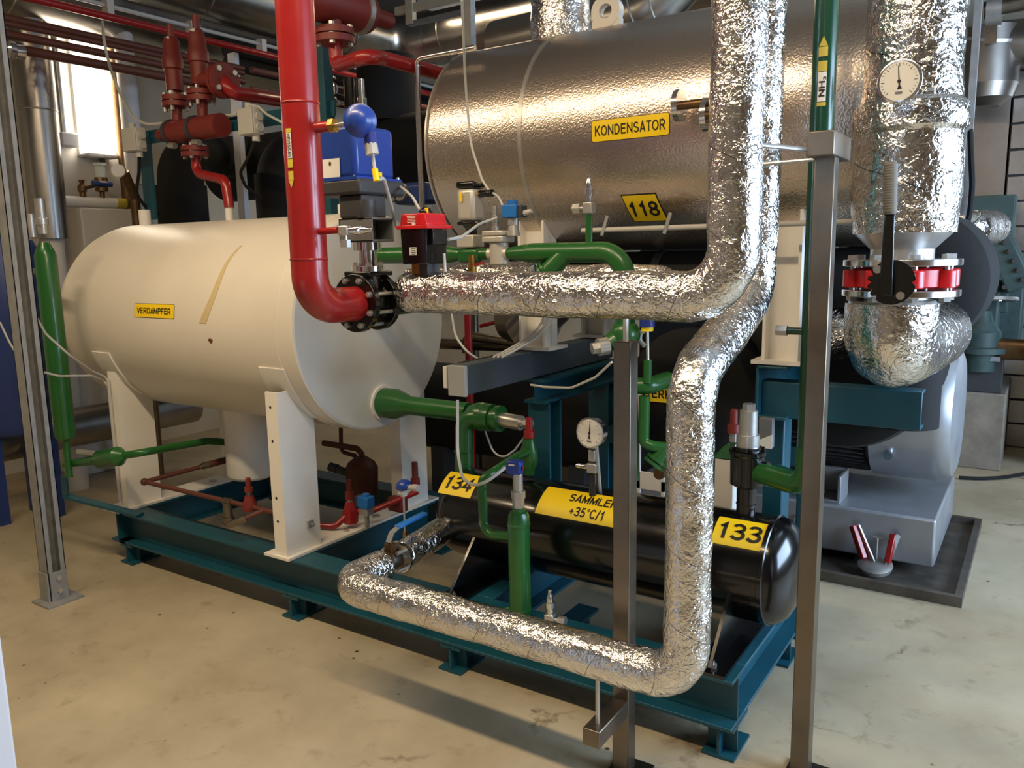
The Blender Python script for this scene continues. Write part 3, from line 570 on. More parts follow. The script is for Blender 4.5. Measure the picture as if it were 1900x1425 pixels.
# ================================================================== green liquid line
GY, GZ = 2.35, 1.497
gx = lambda px: A(px, 467, y=GY).x
gl = T('green_liquid_line', 'green liquid line with valves running level in front of the condenser', 'pipe', (gx(1000), GY, GZ))
def gcyl(a, b, r, r1=None, n=24): return MB().cyl((gx(a), GY, GZ), (gx(b), GY, GZ), r, r1, n)
O('pipe', gcyl(700, 835, .031), 'green', gl); O('reducer', gcyl(835, 858, .031, .02), 'green', gl); O('valve_body', MB().bb(gx(856), gx(893), GY-.03, GY+.03, GZ-.03, GZ+.02), 'green', gl, .012)
O('reducer', gcyl(890, 912, .021), 'green', gl); O('reducer', gcyl(940, 985, .019, .033), 'green', gl)
O('pipe', MB().tube([(gx(985), GY, GZ), (gx(1160), GY, GZ), (gx(1160), GY, 1.15)], lambda d: .033, 28, .085, 14), 'green', gl)
st0 = V((gx(1052), GY, GZ)); sd1 = V((-.62, -.2, -.62)).normalized()
sr = O('strainer_leg', MB().cyl(st0, st0+sd1*.085, .031), 'green', gl)
for k in (.085, .098): O('strainer_cap', MB().cyl(st0+sd1*k, st0+sd1*(k+.01), .041, n=24), 'green', gl)
q = V((gx(1093), GY, GZ)); O('riser', MB().cyl(q, (q.x, GY, A(1093, 398, y=GY).z), .0115), 'green', gl)
service_valve('steel service valve on the thin green riser in front of the condenser', (q.x, GY, A(1093, 386, y=GY).z), (0, 0, 1), (-1, .0, 0), 1.25)
# motor valve
zg = lambda py: A(876, py, y=GY).z
mv = T('motor_valve', 'silver motor valve with black cap on the green liquid line', 'valve', (gx(876), GY, GZ))
xm = gx(876)
O('valve_block', MB().bb(xm-.042, xm+.03, GY-.035, GY+.035, zg(459), zg(436)), 'alu', mv, .004); O('neck', MB().lathe((xm, GY, zg(437)), (0, 0, 1), [(0, .02), (.02, .02), (.04, .036), (.05, .036)], 24), 'black', mv)
O('lower_ring', MB().bb(xm-.038, xm+.038, GY-.038, GY+.038, zg(418), zg(411)), 'black', mv, .01); O('motor_body', MB().bb(xm-.037, xm+.037, GY-.037, GY+.037, zg(411), zg(350)), 'alu', mv, .014)
O('cap', MB().bb(xm-.038, xm+.038, GY-.038, GY+.038, zg(350), zg(337)), 'black', mv, .008); sticker('tag', planemap((xm-.012, GY-.042, zg(366)), (1, 0, 0), (0, 0, 1)), .009, .03, 'yellow', mv)
O('connector', MB().cyl((xm+.04, GY, zg(361)), (xm+.1, GY-.01, zg(361)), .012), 'black', mv); O('connector_nut', MB().cyl((xm+.036, GY, zg(361)), (xm+.05, GY, zg(361)), .013, n=8), 'brass', mv)
cable('grey cable coming down the condenser front to the motor valve connector', [A(857, 0, y=2.30), A(862, 120, y=2.45), A(866, 190, y=2.52), A(874, 270, y=2.5), A(895, 335, y=2.38), A(912, 360, y=GY), (xm+.095, GY-.01, zg(361))], .0045, bend=.15)
cable('grey cable arching from the motor valve to the blue solenoid coil', [(xm+.1, GY-.01, zg(361)), A(925, 365, y=GY), A(936, 388, y=GY-.02), A(937, 392, y=GY)], .004)
cable('grey cable sweeping from the black actuator box to the solenoid valve', [A(832, 444, y=1.84), A(855, 441, y=1.95), A(890, 415, y=2.25), A(922, 404, y=GY-.03)], .0045, bend=.2)
# solenoid valve
sv = T('solenoid_valve', 'steel solenoid valve with a bright blue coil on the green line', 'valve', (gx(926), GY, GZ)); x = gx(926)
O('body', MB().lathe((x, GY, zg(493)), (0, 0, 1), [(0, .026), (.006, .033), (zg(452)-zg(493), .033)], 28).cyl((gx(908), GY, GZ), (gx(944), GY, GZ), .022), 'alu', sv)
O('cover_plate', MB().bb(x-.045, x+.04, GY-.04, GY+.04, zg(451), zg(440)), 'alu', sv, .004); O('top_plate', MB().bb(x-.045, x+.04, GY-.04, GY+.04, zg(439), zg(430)), 'alu', sv, .004)
O('manual_stem', MB().lathe((x+.0, GY-.02, zg(431)), (0, 0, 1), [(0, .014), (.016, .014), (.017, .009), (.03, .009), (.031, .011), (.052, .011), (.053, .0085), (.085, .0075)], 16), 'steel', sv)
xc = A(952, 420, y=GY).x
O('pilot_post', MB().lathe((xc, GY, zg(440)), (0, 0, 1), [(0, .024), (.035, .018), (.036, .02), (.058, .02)], 20), 'steel', sv); O('coil', MB().bb(xc-.028, xc+.03, GY-.028, GY+.028, zg(408), zg(384)), 'bright_blue', sv, .004)
O('coil_cap', MB().cyl((xc-.002, GY, zg(384)), (xc-.002, GY, zg(376)), .019), 'bright_blue', sv); sticker('tag', planemap((xc+.0305, GY-.01, zg(394)), (0, 1, 0), (0, 0, 1)), .018, .03, 'yellow', sv)
O('plug', MB().bb(xc+.03, xc+.046, GY-.02, GY+.02, zg(408), zg(386)), 'dark_grey', sv, .003); O('plug_gland', MB().cyl((xc+.046, GY, zg(400)), (xc+.075, GY, zg(397)), .01, .007), 'grey_plastic', sv)
# drain cock under the line
dr = T('drain_cock', 'small brass drain cock with a black lever under the motor valve', 'valve', A(876, 500, y=GY))
q = A(876, 500, y=2.30); O('body', MB().lathe(q-V((0, 0, .05)), (0, 0, 1), [(0, .011), (.02, .013), (.021, .016), (.06, .016), (.061, .012), (.1, .012)], 12), 'brass', dr); O('lever', MB().bar(A(862, 500, y=2.27), A(902, 516, y=2.27), .01, .004), 'black', dr); O('red_tap', MB().bar(A(882, 492, y=2.28), A(896, 487, y=2.28), .02, .006), 'red', dr)
fb = O('foil_pipe', MB().tube([A(760, 520, y=2.5), A(900, 512, y=2.5), A(1000, 505, y=2.5)], .045, 28, .2, 6, .012, .014), 'foil'); tag(fb, 'loosely wrapped foil pipe behind the level foil pipe, under the solenoid valve', 'pipe')
fb = O('foil_pipe', MB().tube([A(1045, 512, y=2.58), A(1150, 510, y=2.58), A(1235, 512, y=2.58), A(1255, 530, y=2.75)], .04, 28, .08, 6, .008, .014), 'foil'); tag(fb, 'foil wrapped pipe end behind the green elbow under the condenser', 'pipe')
# green line below the elbow, by the short post
GX = gx(1160)
gb = T('green_branch_line', 'green pipes and strainer dropping behind the short steel post', 'pipe', (GX, GY, .8))
O('pipe', MB().tube([(GX, GY, 1.26), (GX+.015, GY, .78), (GX+.015, GY, .76)], .036, 24), 'green', gb)
O('angle_body', MB().ball((GX, GY, 1.235), .05).cyl((GX, GY, 1.235), A(1132, 640, y=GY-.03), .036), 'green', gb)
a0, a1 = A(1128, 641, y=GY-.06), A(1098, 647, y=GY-.1); O('steel_cap', MB().cyl(a0, a0.lerp(a1, .62), .028).cyl(a0.lerp(a1, .55), a1, .019, n=6), 'steel', gb)
for pts, r in (([A(1172, 716, y=GY), A(1205, 716, y=GY+.02), A(1240, 704, y=GY+.12)], .027), ([A(1196, 735, y=GY), A(1194, 820, y=GY), A(1208, 828, y=GY), A(1245, 832, y=GY+.04)], .018), ([A(1201, 710, y=GY), A(1202, 668, y=GY)], .014)):
    O('pipe', MB().tube(pts, r, 20, .035), 'green', gb)
q = A(1234, 832, y=GY+.03); dl = V((-.35, -.3, -.6)).normalized(); O('strainer_leg', MB().cyl(q, q+dl*.05, .026), 'green', gb)
for k in (.04, .056): O('strainer_cap', MB().cyl(q+dl*k, q+dl*(k+.011), .036, n=20), 'green', gb)
bs = T('probe_sensor', 'small dark blue probe with yellow ring above the dark green branch', 'sensor', A(1202, 668, y=GY)); q = A(1202, 668, y=GY)
O('probe', MB().cyl(q, A(1201, 612, y=GY), .005, n=10), 'steel', bs); O('ring', MB().cyl(A(1201, 614, y=GY), A(1201, 606, y=GY), .019), 'yellow', bs); O('head', MB().cyl(A(1201, 606, y=GY), A(1201, 588, y=GY), .024), 'plastic_blue', bs)
O('hose', MB().tube([A(1206, 606, y=GY+.05), A(1188, 618, y=GY+.05), A(1186, 632, y=GY+.05), A(1196, 642, y=GY+.05)], .008, 10, .02), 'grey_plastic', bs)
# ================================================================== evaporator outlet, angle valve
ov = T('outlet_pipe', 'green outlet pipe flaring at the white tank end plate', 'pipe', (-2.4, 2.64, .857))
OY, OZ = 2.62, .857
O('collar', MB().cyl((-2.42, OY, OZ), (-2.405, OY, OZ), .078, n=32), 'white', ov)
O('pipe', MB().lathe((-2.405, OY, OZ), (1, 0, 0), [(0, .066), (.07, .066), (.15, .04), (.46, .04)], 32), 'green', ov)
av = T('angle_valve', 'green angle valve with a steel cap between the outlet pipe and the black vessel', 'valve', (-1.86, 2.56, .8))
O('body', MB().ball((-1.845, 2.57, .858), .058, (1.1, 1, 1)).lathe((-1.90, 2.57, .858), (1, 0, 0), [(0, .04), (.06, .055), (.11, .055), (.112, .045), (.13, .045), (.132, .052), (.15, .052)], 28), 'green', av)
O('down_pipe', MB().tube([(-1.80, 2.555, .858), (-1.905, 2.535, .858), (-1.905, 2.525, .63)], .036, 28, .09, 14), 'green', av); O('weld_ring', MB().torus((-1.905, 2.525, .72), (0, 0, 1), .036, .003), 'green', av)
O('steel_cap', MB().cyl((-1.75, 2.57, .856), (-1.655, 2.57, .85), .029).cyl((-1.655, 2.57, .85), (-1.64, 2.57, .85), .018), 'steel', av); O('cap_square', MB().cyl((-1.64, 2.57, .85), (-1.612, 2.57, .849), .021, n=6), 'steel', av)
cable('grey cable hanging from the trunking end down to the level switch', [A(849, 742, y=2.28), A(849, 840, y=2.25), A(858, 888, y=2.18), A(880, 902, y=2.13), A(905, 893, y=2.13), A(928, 875, y=2.16), A(937, 868, y=2.18)], .0055, bend=.1)
# ================================================================== level column
LX, LY = -1.435, 2.20
lc = T('level_column', 'upright green level column in front of the black vessel', 'column', (LX, LY, .2)); zl = lambda py: A(963, py, y=LY).z
O('column', MB().lathe((LX, LY, zl(1150)), (0, 0, 1), [(0, .02), (.008, .032), (.02, .037), (.04, .0375), (.041, .0388), (.046, .0388), (.047, .0375), (zl(975)-zl(1150), .0375), (zl(975)-zl(1150)+.002, .0395), (zl(972)-zl(1150)+.002, .0395), (zl(970)-zl(1150), .0375), (zl(957)-zl(1150), .036), (zl(950)-zl(1150), .03), (zl(948)-zl(1150), .022), (zl(942)-zl(1150), .022)], 36), 'green', lc)
O('bottom_pipe', MB().cyl((LX, LY, zl(1150)+.01), (LX, LY, .205), .014), 'green', lc)
lp = [(LX-.03, LY, zl(998)), A(898, 992, y=LY+.02), A(894, 890, y=LY+.03), A(912, 878, y=LY+.06), A(958, 848, y=2.42), A(985, 834, y=2.50)]
O('balance_pipe', MB().tube(lp, .0165, 20, .045, 10), 'green', lc); q = A(895, 905, y=LY+.03); O('weld_ring', MB().torus(q, (0, 0, 1), .0165, .0025, 20, 6), 'green', lc)
O('drain_pipe', MB().tube([(LX-.02, LY, zl(1130)), A(918, 1140, y=LY-.02), A(885, 1155, y=LY-.02)], .013, 14, .03), 'green', lc); O('clamp_ring', MB().torus((LX-.0, LY-.05, zl(1158)), (1, .4, 0), .02, .004, 20, 8), 'bright_steel', lc)
ft = T('level_sensor', 'blue level switch head on a steel fitting above the green column', 'sensor', (LX, LY, zl(942)))
O('fitting', MB().lathe((LX, LY, zl(942)), (0, 0, 1), [(0, .02), (zl(925)-zl(942), .021), (zl(925)-zl(942)+.001, .024), (zl(911)-zl(942), .024)], 6), 'steel', ft)
O('stem', MB().lathe((LX, LY, zl(911)), (0, 0, 1), [(v, .0175 if k % 2 else .016) for k, v in enumerate([i*.005 for i in range(13)])], 20), 'steel', ft)
hm = MB(); q = V((LX-.012, LY, zl(868))); O('head', hm.box(q, (.055, .034, .05), Matrix.Rotation(.15, 3, 'Z')).cyl(q-V((0, 0, .03)), q, .018), 'blue', ft, .008)
sticker('display', planemap(q+V((.0285, .005, -.002)), (-.15, 1, 0), (0, 0, 1)), .018, .012, 'red', ft); sticker('print', planemap(q+V((-.0, -.0185, .012)), (1, .15, 0), (0, 0, 1)), .022, .006, 'paper', ft)
O('gland', MB().cyl(q-V((.026, 0, .004)), q-V((.045, 0, .01)), .008), 'grey_plastic', ft)
gv = T('needle_valve', 'green needle valve with a red cap behind the level column', 'valve', A(982, 870, y=2.5)); q = A(982, 880, y=2.5)
O('body', MB().lathe(q, (0, 0, 1), [(0, .02), (.02, .022), (.05, .034), (.09, .034), (.12, .024), (.14, .022)], 20), 'green', gv); q2 = A(982, 812, y=2.5); O('cap', MB().lathe(q2, (0, 0, 1), [(0, .021), (.025, .021), (.027, .014), (.075, .012), (.078, .008)], 12), 'red', gv)
q = A(1020, 1182, y=2.18); sb = tag(O('pipe_stub', MB().tube([A(990, 1188, y=2.2), A(1016, 1184, y=2.18), A(1020, 1160, y=2.18)], .012, 14, .03), 'green'), 'bent green stub pipe on the front beam under a steel service valve', 'pipe')
service_valve('steel service valve on the green stub above the front skid beam', A(1021, 1148, y=2.18), (0, 0, 1), (1, .1, -.02), 1.25)
# ================================================================== pressure gauge on the black vessel
def gauge(label, c, nrm, R, dep, needle, loc):
    c, nrm = V(c), V(nrm).normalized(); g = T('pressure_gauge', label, 'gauge', loc, 'round dial gauges'); u = V((0, 0, 1)).cross(nrm).normalized(); w_ = nrm.cross(u)
    O('case', MB().lathe(c-nrm*dep, nrm, [(0, R*.82), (.004, R*.95), (dep, R*.95), (dep+.001, R*1.06), (dep+.006, R*1.06), (dep+.0075, R*.98), (dep+.0076, R*.92)], 40), 'bright_steel', g)
    f_ = c+nrm*.0082; dl_ = O('dial', MB().lathe(f_, nrm, [(0, R*.93), (.0006, R*.93)], 40), 'paper', g)
    for k in range(25):
        a = math.radians(225-k*270/24); e = u*math.cos(a)+w_*math.sin(a); L_ = .16 if k % 4 == 0 else .08
        O('tick', MB().bar(f_+nrm*.0008+e*R*(.86-L_), f_+nrm*.0008+e*R*.86, .0011 if k % 4 else .0016, .0004, nrm), 'ink', dl_)
    a = math.radians(needle); e = u*math.cos(a)+w_*math.sin(a); t_ = e.cross(nrm)
    mb = MB().prism([(-.002, -R*.28), (.002, -R*.28), (.0006, R*.75), (-.0006, R*.75)], f_+nrm*.0012, t_, e, nrm*.001); mb.cyl(f_+nrm*.001, f_+nrm*.003, R*.08).prism([(-R*.11, -R*.38), (R*.11, -R*.38), (0, -R*.1)], f_+nrm*.0012, t_, e, nrm*.0008)
    O('needle', mb, 'ink', dl_); mp = planemap(f_+nrm*.0006-w_*R*.55, u, w_); sticker('print', mp, R*.34, R*.1, 'mid_grey', dl_); return g
gc = A(1096, 803, y=2.42); g1 = gauge('round steel pressure gauge standing above the black vessel', gc, (-.04, -1, .05), .051, .036, 88, gc-V((0, 0, .2)))
O('stem', MB().cyl(gc+V((.005, .03, -.045)), (gc.x+.005, SY-.02, SZ+SR-.01), .008), 'steel', g1); q = A(1100, 868, y=2.45)
O('tee_block', MB().box(q, (.036, .03, .034)).box(q+V((0, 0, .045)), (.026, .026, .04)), 'steel', g1, .003); O('spindle', MB().cyl(q, q-V((.06, 0, 0)), .009).cyl(q-V((.045, 0, 0)), q-V((.066, 0, 0)), .006), 'bright_steel', g1); O('hose', MB().cyl(q-V((0, 0, .02)), q-V((0, 0, .1)), .014), 'black', g1)
# ================================================================== ball valve in the low foil line
bv = T('ball_valve', 'steel ball valve with a blue lever in the low foil pipe', 'valve', (-1.86, 2.0, .432))
B0 = V((-1.86, 1.975, .437))
O('body', MB().lathe(B0, (0, 1, 0), [(0, .03), (.01, .03), (.011, .04), (.03, .04), (.031, .032), (.05, .036), (.07, .032), (.071, .042), (.09, .042)], 24), 'brushed', bv)
O('flange', MB().cyl(B0+V((0, .09, 0)), B0+V((0, .1, 0)), .058, n=32), 'bright_steel', bv)
for p in ring_pts(B0+V((0, .075, 0)), (0, 1, 0), .047, 4, pi/4): O('bolt', MB().cyl(p-V((0, .03, 0)), p+V((0, .015, 0)), .007, n=6), 'steel', bv)
O('stem', MB().box(B0+V((0, .05, .045)), (.03, .03, .04)).cyl(B0+V((0, .05, .05)), B0+V((0, .05, .075)), .009), 'bronze', bv); hl = [B0+V((0, .04, .07)), B0+V((0, .06, .1)), B0+V((0, .10, .112)), B0+V((0, .245, .118))]
O('lever', MB().bar(hl[0], hl[1], .022, .004, (0, -1, 1)).bar(hl[1], hl[2], .022, .004), 'steel', bv); O('lever_grip', MB().bar(hl[2]-V((0, .01, 0)), hl[3], .028, .012), 'bright_blue', bv, .004)
fs = tag(O('foil_sleeve', MB().tube([B0+V((0, .101, 0)), B0+V((0, .26, .012)), B0+V((.0, .4, .03))], lambda d: .052-.05*max(0, d-.2), 32, .2, 4, .006, .012), 'foil_big'), 'foil wrapped pipe piece between the ball valve and the black vessel', 'pipe')
O('pipe_end', MB().cyl(B0+V((0, .39, .03)), B0+V((.03, .48, .04)), .03), 'black', bv)
pb = T('probe_sensor', 'blue domed sensor head on a thin rod above the foil sleeve', 'sensor', B0+V((0, .33, .07))); q = A(752, 1000, y=2.28); q1 = A(749, 920, y=2.28)
O('pocket', MB().cyl(q-V((0, 0, .04)), q+V((0, 0, .03)), .012, .008), 'brass', pb); O('rod', MB().cyl(q, q1, .004, n=8), 'steel', pb); O('neck', MB().cyl(q1, q1+V((0, 0, .03)), .013).cyl(q1+V((0, 0, .012)), q1+V((0, 0, .034)), .021), 'paper', pb)
O('head', MB().lathe(q1+V((.004, 0, .036)), (-.25, -.2, 1), [(-.01, .02), (0, .03), (.006, .031), (.012, .03), (.022, .022), (.03, .008), (.031, .001)], 24), 'blue', pb); O('gland', MB().cyl(q1+V((.02, 0, .038)), q1+V((.075, 0, .042)), .011).cyl(q1+V((.05, 0, .04)), q1+V((.075, 0, .042)), .014, n=8), 'grey_plastic', pb)
# ================================================================== rest of the front: pressure regulator, NH3 pipe
nh = T('ammonia_pipe', 'dark green vertical pipe behind the tall steel post, marked NH3', 'pipe', (-.55, 2.4, .8)); NX, NY = -.549, 2.40
zn = A(1430, 886, y=2.45).z
O('pipe', MB().tube([(NX, NY, 3.58), (NX, NY, zn), (-.66, 2.49, zn+.002)], .032, 28, .09, 12), 'dark_green', nh)
O('elbow', MB().tube([(NX, NY, zn+.12), (NX, NY, zn), (-.72, 2.49, zn)], .0335, 28, .1, 14), 'green', nh)
cm = vmap(NX, NY, .032, .1, A(1532, 150, y=NY).z); lb = sticker('marker', vc(cm, -.02), .0225, .078, 'paper', nh, 0, ('ink', .0007)); lettering('lettering', 'NH₃', lambda x, y, l=.003: cm(-y, -.02+x, l), .052, .0145, 'ink', lb, .008)
for dy, hh in ((-.065, .01), (.033, .026), (.07, .024)): sticker('marker', vc(cm, dy), .0225, hh, 'pale_yellow', nh)
O('marker_arrow', MB().add([cm(-.011, .084, .002), cm(.011, .084, .002), cm(0, .11, .002)], [(0, 1, 2)]), 'pale_yellow', nh)
q = A(1448, 613, y=NY); O('side_stub', MB().cyl((NX, NY, q.z), (q.x+.02, NY, q.z), .011), 'dark_green', nh); O('plug', MB().cyl((q.x+.02, NY, q.z), (q.x-.012, NY, q.z), .016, n=6), 'steel', nh)
pv = T('pressure_regulator', 'black pressure regulator with a silver cylinder top beside the foil riser', 'valve', (-.757, SY, SZ+SR)); x = -.757; zp = lambda py: A(1390, py, y=SY).z
O('base', MB().lathe((x, SY, SZ+SR-.03), (0, 0, 1), [(0, .03), (.06, .03), (.061, .032), (.064, .032), (.066, .03), (zp(905)-SZ-SR+.03, .031), (zp(898)-SZ-SR+.03, .052), (zp(845)-SZ-SR+.03, .053), (zp(842)-SZ-SR+.03, .057), (zp(836)-SZ-SR+.03, .057), (zp(835)-SZ-SR+.03, .05)], 36), 'black', pv)
O('outlet', MB().cyl((x, SY, zn), (-.69, 2.49, zn), .036), 'black', pv)
for p in ring_pts((x, SY, zp(836)), (0, 0, 1), .046, 4, .5): O('bolt', MB().cyl(p, p+V((0, 0, .012)), .008, n=6), 'black', pv)
O('ring', MB().cyl((x, SY, zp(835)), (x, SY, zp(828)), .042), 'black', pv); O('cylinder', MB().lathe((x, SY, zp(829)), (0, 0, 1), [(0, .036), (zp(806)-zp(829), .036), (zp(805)-zp(829), .029), (zp(762)-zp(829), .028), (zp(760)-zp(829), .022)], 32), 'steel', pv)
O('hex_cap', MB().cyl((x, SY, zp(761)), (x, SY, zp(749)), .02, n=6), 'steel', pv)
ng = T('needle_valve', 'green needle valve with a red cap beside the black pressure regulator', 'valve', A(1345, 845, y=2.5)); q = A(1349, 838, y=2.56)
O('body', MB().prism([(-.05, -.03), (.05, -.03), (.05, .03), (.02, .045), (-.02, .01)], q, (1, 0, 0), (0, 0, 1), (0, .06, 0)).cyl(q+V((-.05, .03, 0)), q+V((-.12, .03, -.005)), .016), 'green', ng, .006); q2 = A(1361, 808, y=2.56)
O('collar', MB().cyl(q2-V((0, 0, .02)), q2+V((0, 0, .012)), .014, n=8), 'steel', ng); O('cap', MB().lathe(q2+V((0, 0, .01)), (0, 0, 1), [(0, .021), (.028, .02), (.03, .013), (.075, .012), (.078, .008)], 14), 'oxide', ng)
# ================================================================== condenser stands
lt = T('condenser_stand', 'teal stand under the left end of the condenser, with grey cable trunking along it', 'stand', (-1.7, 2.8, ZT))
O('trunking', MB().bb(-1.775, -1.70, 2.29, 3.45, 1.0, 1.108), 'grey_blue_paint', lt, .003); O('end_cap', MB().bb(-1.776, -1.699, 2.272, 2.29, .995, 1.106), 'enclosure', lt, .003); O('side_lid', MB().bb(-1.80, -1.782, 2.275, 2.33, 1.02, 1.1), 'paper', lt, .003)
for i in range(16): O('trunking_slot', MB().bb(-1.772, -1.752, 2.33+.03*i, 2.345+.03*i, 1.107, 1.11), 'ink', lt)
O('beam', MB().hbeam((-1.70, 2.74, .945), (-1.70, 3.45, .945), .1, .1), 'teal', lt)
for y in (2.82, 3.35): O('column', MB().hbeam((-1.70, y, ZT), (-1.70, y, .9), .1, .1, up=(0, 1, 0)), 'teal', lt)
O('tie_beam', MB().bb(-1.65, -.8, 3.3, 3.36, .62, .7), 'teal', lt)
for k, px in enumerate((1016, 1024, 1032)):
    cable(['left', 'middle', 'right'][k]+' cable of the three curving off the trunking beside the white condenser support', [A(px-5, 560, y=2.70), A(px-8, 600, y=2.70), A(px-40, 630, y=2.66), A(px-85, 655, y=2.5), A(px-100, 662, y=2.42)], .0045, bend=.1)
cable('thin pale cable sagging below the trunking towards the short post', [A(985, 714, y=2.4), A(1010, 718, y=2.36), A(1060, 720, y=2.3), A(1105, 700, y=2.25), A(1135, 672, y=2.2)], .004, bend=.15)
cable('grey cable drooping to the trunking from behind the white tank', [A(835, 560, y=2.45), A(845, 625, y=2.45), A(868, 655, y=2.45), A(893, 669, y=2.5)], .0045, bend=.1)
cable('dark cable loop under the angle valve beside the teal column', [A(900, 800, y=2.6), A(915, 840, y=2.6), A(935, 850, y=2.6), A(955, 835, y=2.6), A(975, 808, y=2.6)], .004, 'cable', .06)
rt = T('condenser_stand', 'teal channel stand under the right end of the condenser, behind the tall post', 'stand', (-.75, 2.85, ZT))
O('channel', MB().bb(-.805, -.795, 2.72, 3.45, .925, 1.108).bb(-.805, -.70, 2.72, 3.45, 1.098, 1.108).bb(-.805, -.70, 2.72, 3.45, .925, .937), 'teal', rt, .003)
O('outrigger', MB().bb(-.795, -.298, 2.765, 2.775, .925, 1.05).bb(-.795, -.298, 2.775, 2.84, 1.04, 1.05).bb(-.795, -.298, 2.775, 2.84, .925, .935), 'teal', rt, .003)
for y in (2.86, 3.35): O('column', MB().bb(-.795, -.725, y-.05, y+.05, ZT, .926), 'teal', rt, .006)
# cabling box on the stand
rs = T('regulator_scale', 'grey and white flat cable box behind the black pressure regulator', 'box', A(1420, 820, y=2.7)); q0 = A(1408, 775, y=2.7); q1 = A(1432, 833, y=2.7)
O('case', MB().bb(q0.x, q1.x, 2.7, 2.73, q1.z, q0.z), 'mid_grey', rs, .003); O('label_plate', MB().prism([(0, 0), (.047, .0), (.047, .05), (0, .025)], (q0.x, 2.697, q1.z), (1, 0, 0), (0, 0, 1), (0, .002, 0)), 'paper', rs)
# ================================================================== subcooler
UX, UY, UZ = -1.165, 3.0, .93
un = T('subcooler_vessel', 'round black insulated subcooler behind the foil riser, with a yellow name label', 'vessel', (UX, UY, .6))
O('shell', MB().lathe((UX, UY, UZ), (0, 1, 0), [(0, .12), (.006, .22), (.03, .255), (.07, .262), (.6, .262)], 56), 'rubber', un)
mp = planemap((A(1240, 747, y=UY-.0).x, UY-.004, UZ+.0), (1, 0, 0), (0, 0, 1)); lb = sticker('name_label', mp, .345, .068, 'yellow', un); lettering('lettering', 'UNTERKÜHLER', mp, .315, .036, 'ink', lb, .012)
wl = MB(); a, b = A(1176, 705, y=2.92), A(1187, 915, y=2.92); wl.bb(a.x-.01, b.x+.0, 2.92, 2.93, b.z, a.z); c_ = A(1232, 895, y=2.92); wl.bb(a.x, c_.x, 2.92, 2.93, b.z+.02, c_.z+.03).bb(c_.x-.012, c_.x, 2.92, 2.93, b.z, c_.z)
O('support_bracket', wl, 'white', un); O('bracket_bolt', MB().cyl((a.x+.0, 2.915, UZ-.03), (a.x, 2.905, UZ-.03), .009, n=6), 'steel', un)
a, b = A(1327, 850, y=2.9), A(1358, 945, y=2.9); O('support_bracket', MB().bb(a.x, b.x, 2.9, 2.91, ZT, a.z).bb(b.x-.012, b.x, 2.91, 2.98, ZT, a.z), 'white', un)
q = A(1222, 880, y=2.6); O('sight_plug', MB().cyl(q, q+V((0, .03, 0)), .02), 'bronze', un)
# ================================================================== butterfly valve
bf = T('butterfly_valve', 'red butterfly valve between steel flanges with a black notched lever', 'valve', (FX, FY, 1.40))
z_ = lambda py: A(1675, py, y=FY-.15).z
for za, zb in ((z_(495), z_(482)), (z_(554), z_(541))): O('flange', MB().cyl((FX, FY, za), (FX, FY, zb), .158, n=64), 'bright_steel', bf, .002)
O('neck', MB().cyl((FX, FY, z_(482)), (FX, FY, 1.50), .085, n=32), 'steel', bf); O('neck', MB().cyl((FX-.01, FY, z_(554)), (FX-.01, FY, 1.335), .085, n=32), 'steel', bf)
O('body', MB().lathe((FX, FY, z_(537)), (0, 0, 1), [(0, .12), (.004, .13), (.05, .13), (.056, .12)], 48), 'sticker_red', bf)
for i, p in enumerate(ring_pts((FX, FY, 0), (0, 0, 1), .132, 8, pi/8)):
    O('bolt', MB().cyl((p.x, p.y, z_(562)), (p.x, p.y, z_(475)), .008, n=10).cyl((p.x, p.y, z_(482)), (p.x, p.y, z_(473)), .016, n=6).cyl((p.x, p.y, z_(554)), (p.x, p.y, z_(563)), .016, n=6), 'steel', bf)
    O('body_lug', MB().cyl((p.x, p.y, z_(537)), (p.x, p.y, z_(502)), .026, n=14), 'sticker_red', bf, .004)
hd = V((-.12, -1, 0)).normalized(); hc = A(1650, 524, y=FY-.21); u = V((0, 0, 1)).cross(hd)
O('stem_boss', MB().cyl(V((hc.x, FY-.1, hc.z)), V((hc.x, FY-.205, hc.z)), .03), 'black', bf)
pl = []
for i in range(48):
    a = 2*pi*i/48; r = .06
    if .62*pi < a < 1.25*pi and i % 3 == 0: r = .05
    if i in (0,): r = .05
    pl.append((r*math.cos(a), r*math.sin(a)))
O('notch_plate', MB().prism(pl, (hc.x+.005, FY-.205, hc.z), (1, 0, 0), (0, 0, 1), (0, -.006, 0)), 'black', bf)
for dx, dz in ((.03, -.035), (-.03, .035)): O('plate_bolt', MB().cyl((hc.x+dx, FY-.211, hc.z+dz), (hc.x+dx, FY-.218, hc.z+dz), .011, n=12), 'bright_steel', bf)
yl = FY-.225; l0, l1, l2 = A(1640, 548, y=yl), A(1652, 398, y=yl), A(1654, 300, y=yl)
O('lever', MB().prism([(l0.x-.012, l0.z), (l0.x+.022, l0.z), (l1.x+.012, l1.z), (l1.x-.013, l1.z)], (0, yl, 0), (1, 0, 0), (0, 0, 1), (0, -.012, 0)), 'black', bf, .003)
O('lever_grip', MB().lathe(V((l1.x, yl-.006, l1.z)), V((l2-l1)), [(0, .013)]+[((l2-l1).length*(.04+.92*i/36), .0165+.0012*(i % 2)) for i in range(37)]+[((l2-l1).length, .009)], 20), mat('grip', (112, 108, 100), .6), bf)
gd = A(1670, 151, y=FY-.19); g2 = gauge('round dial thermometer stuck in the thick foil riser', gd, (-.1, -1, -.06), .052, .02, 95, gd)
O('stem', MB().cyl(gd+V((0, .02, 0)), gd+V((.0, .09, 0)), .01), 'steel', g2)
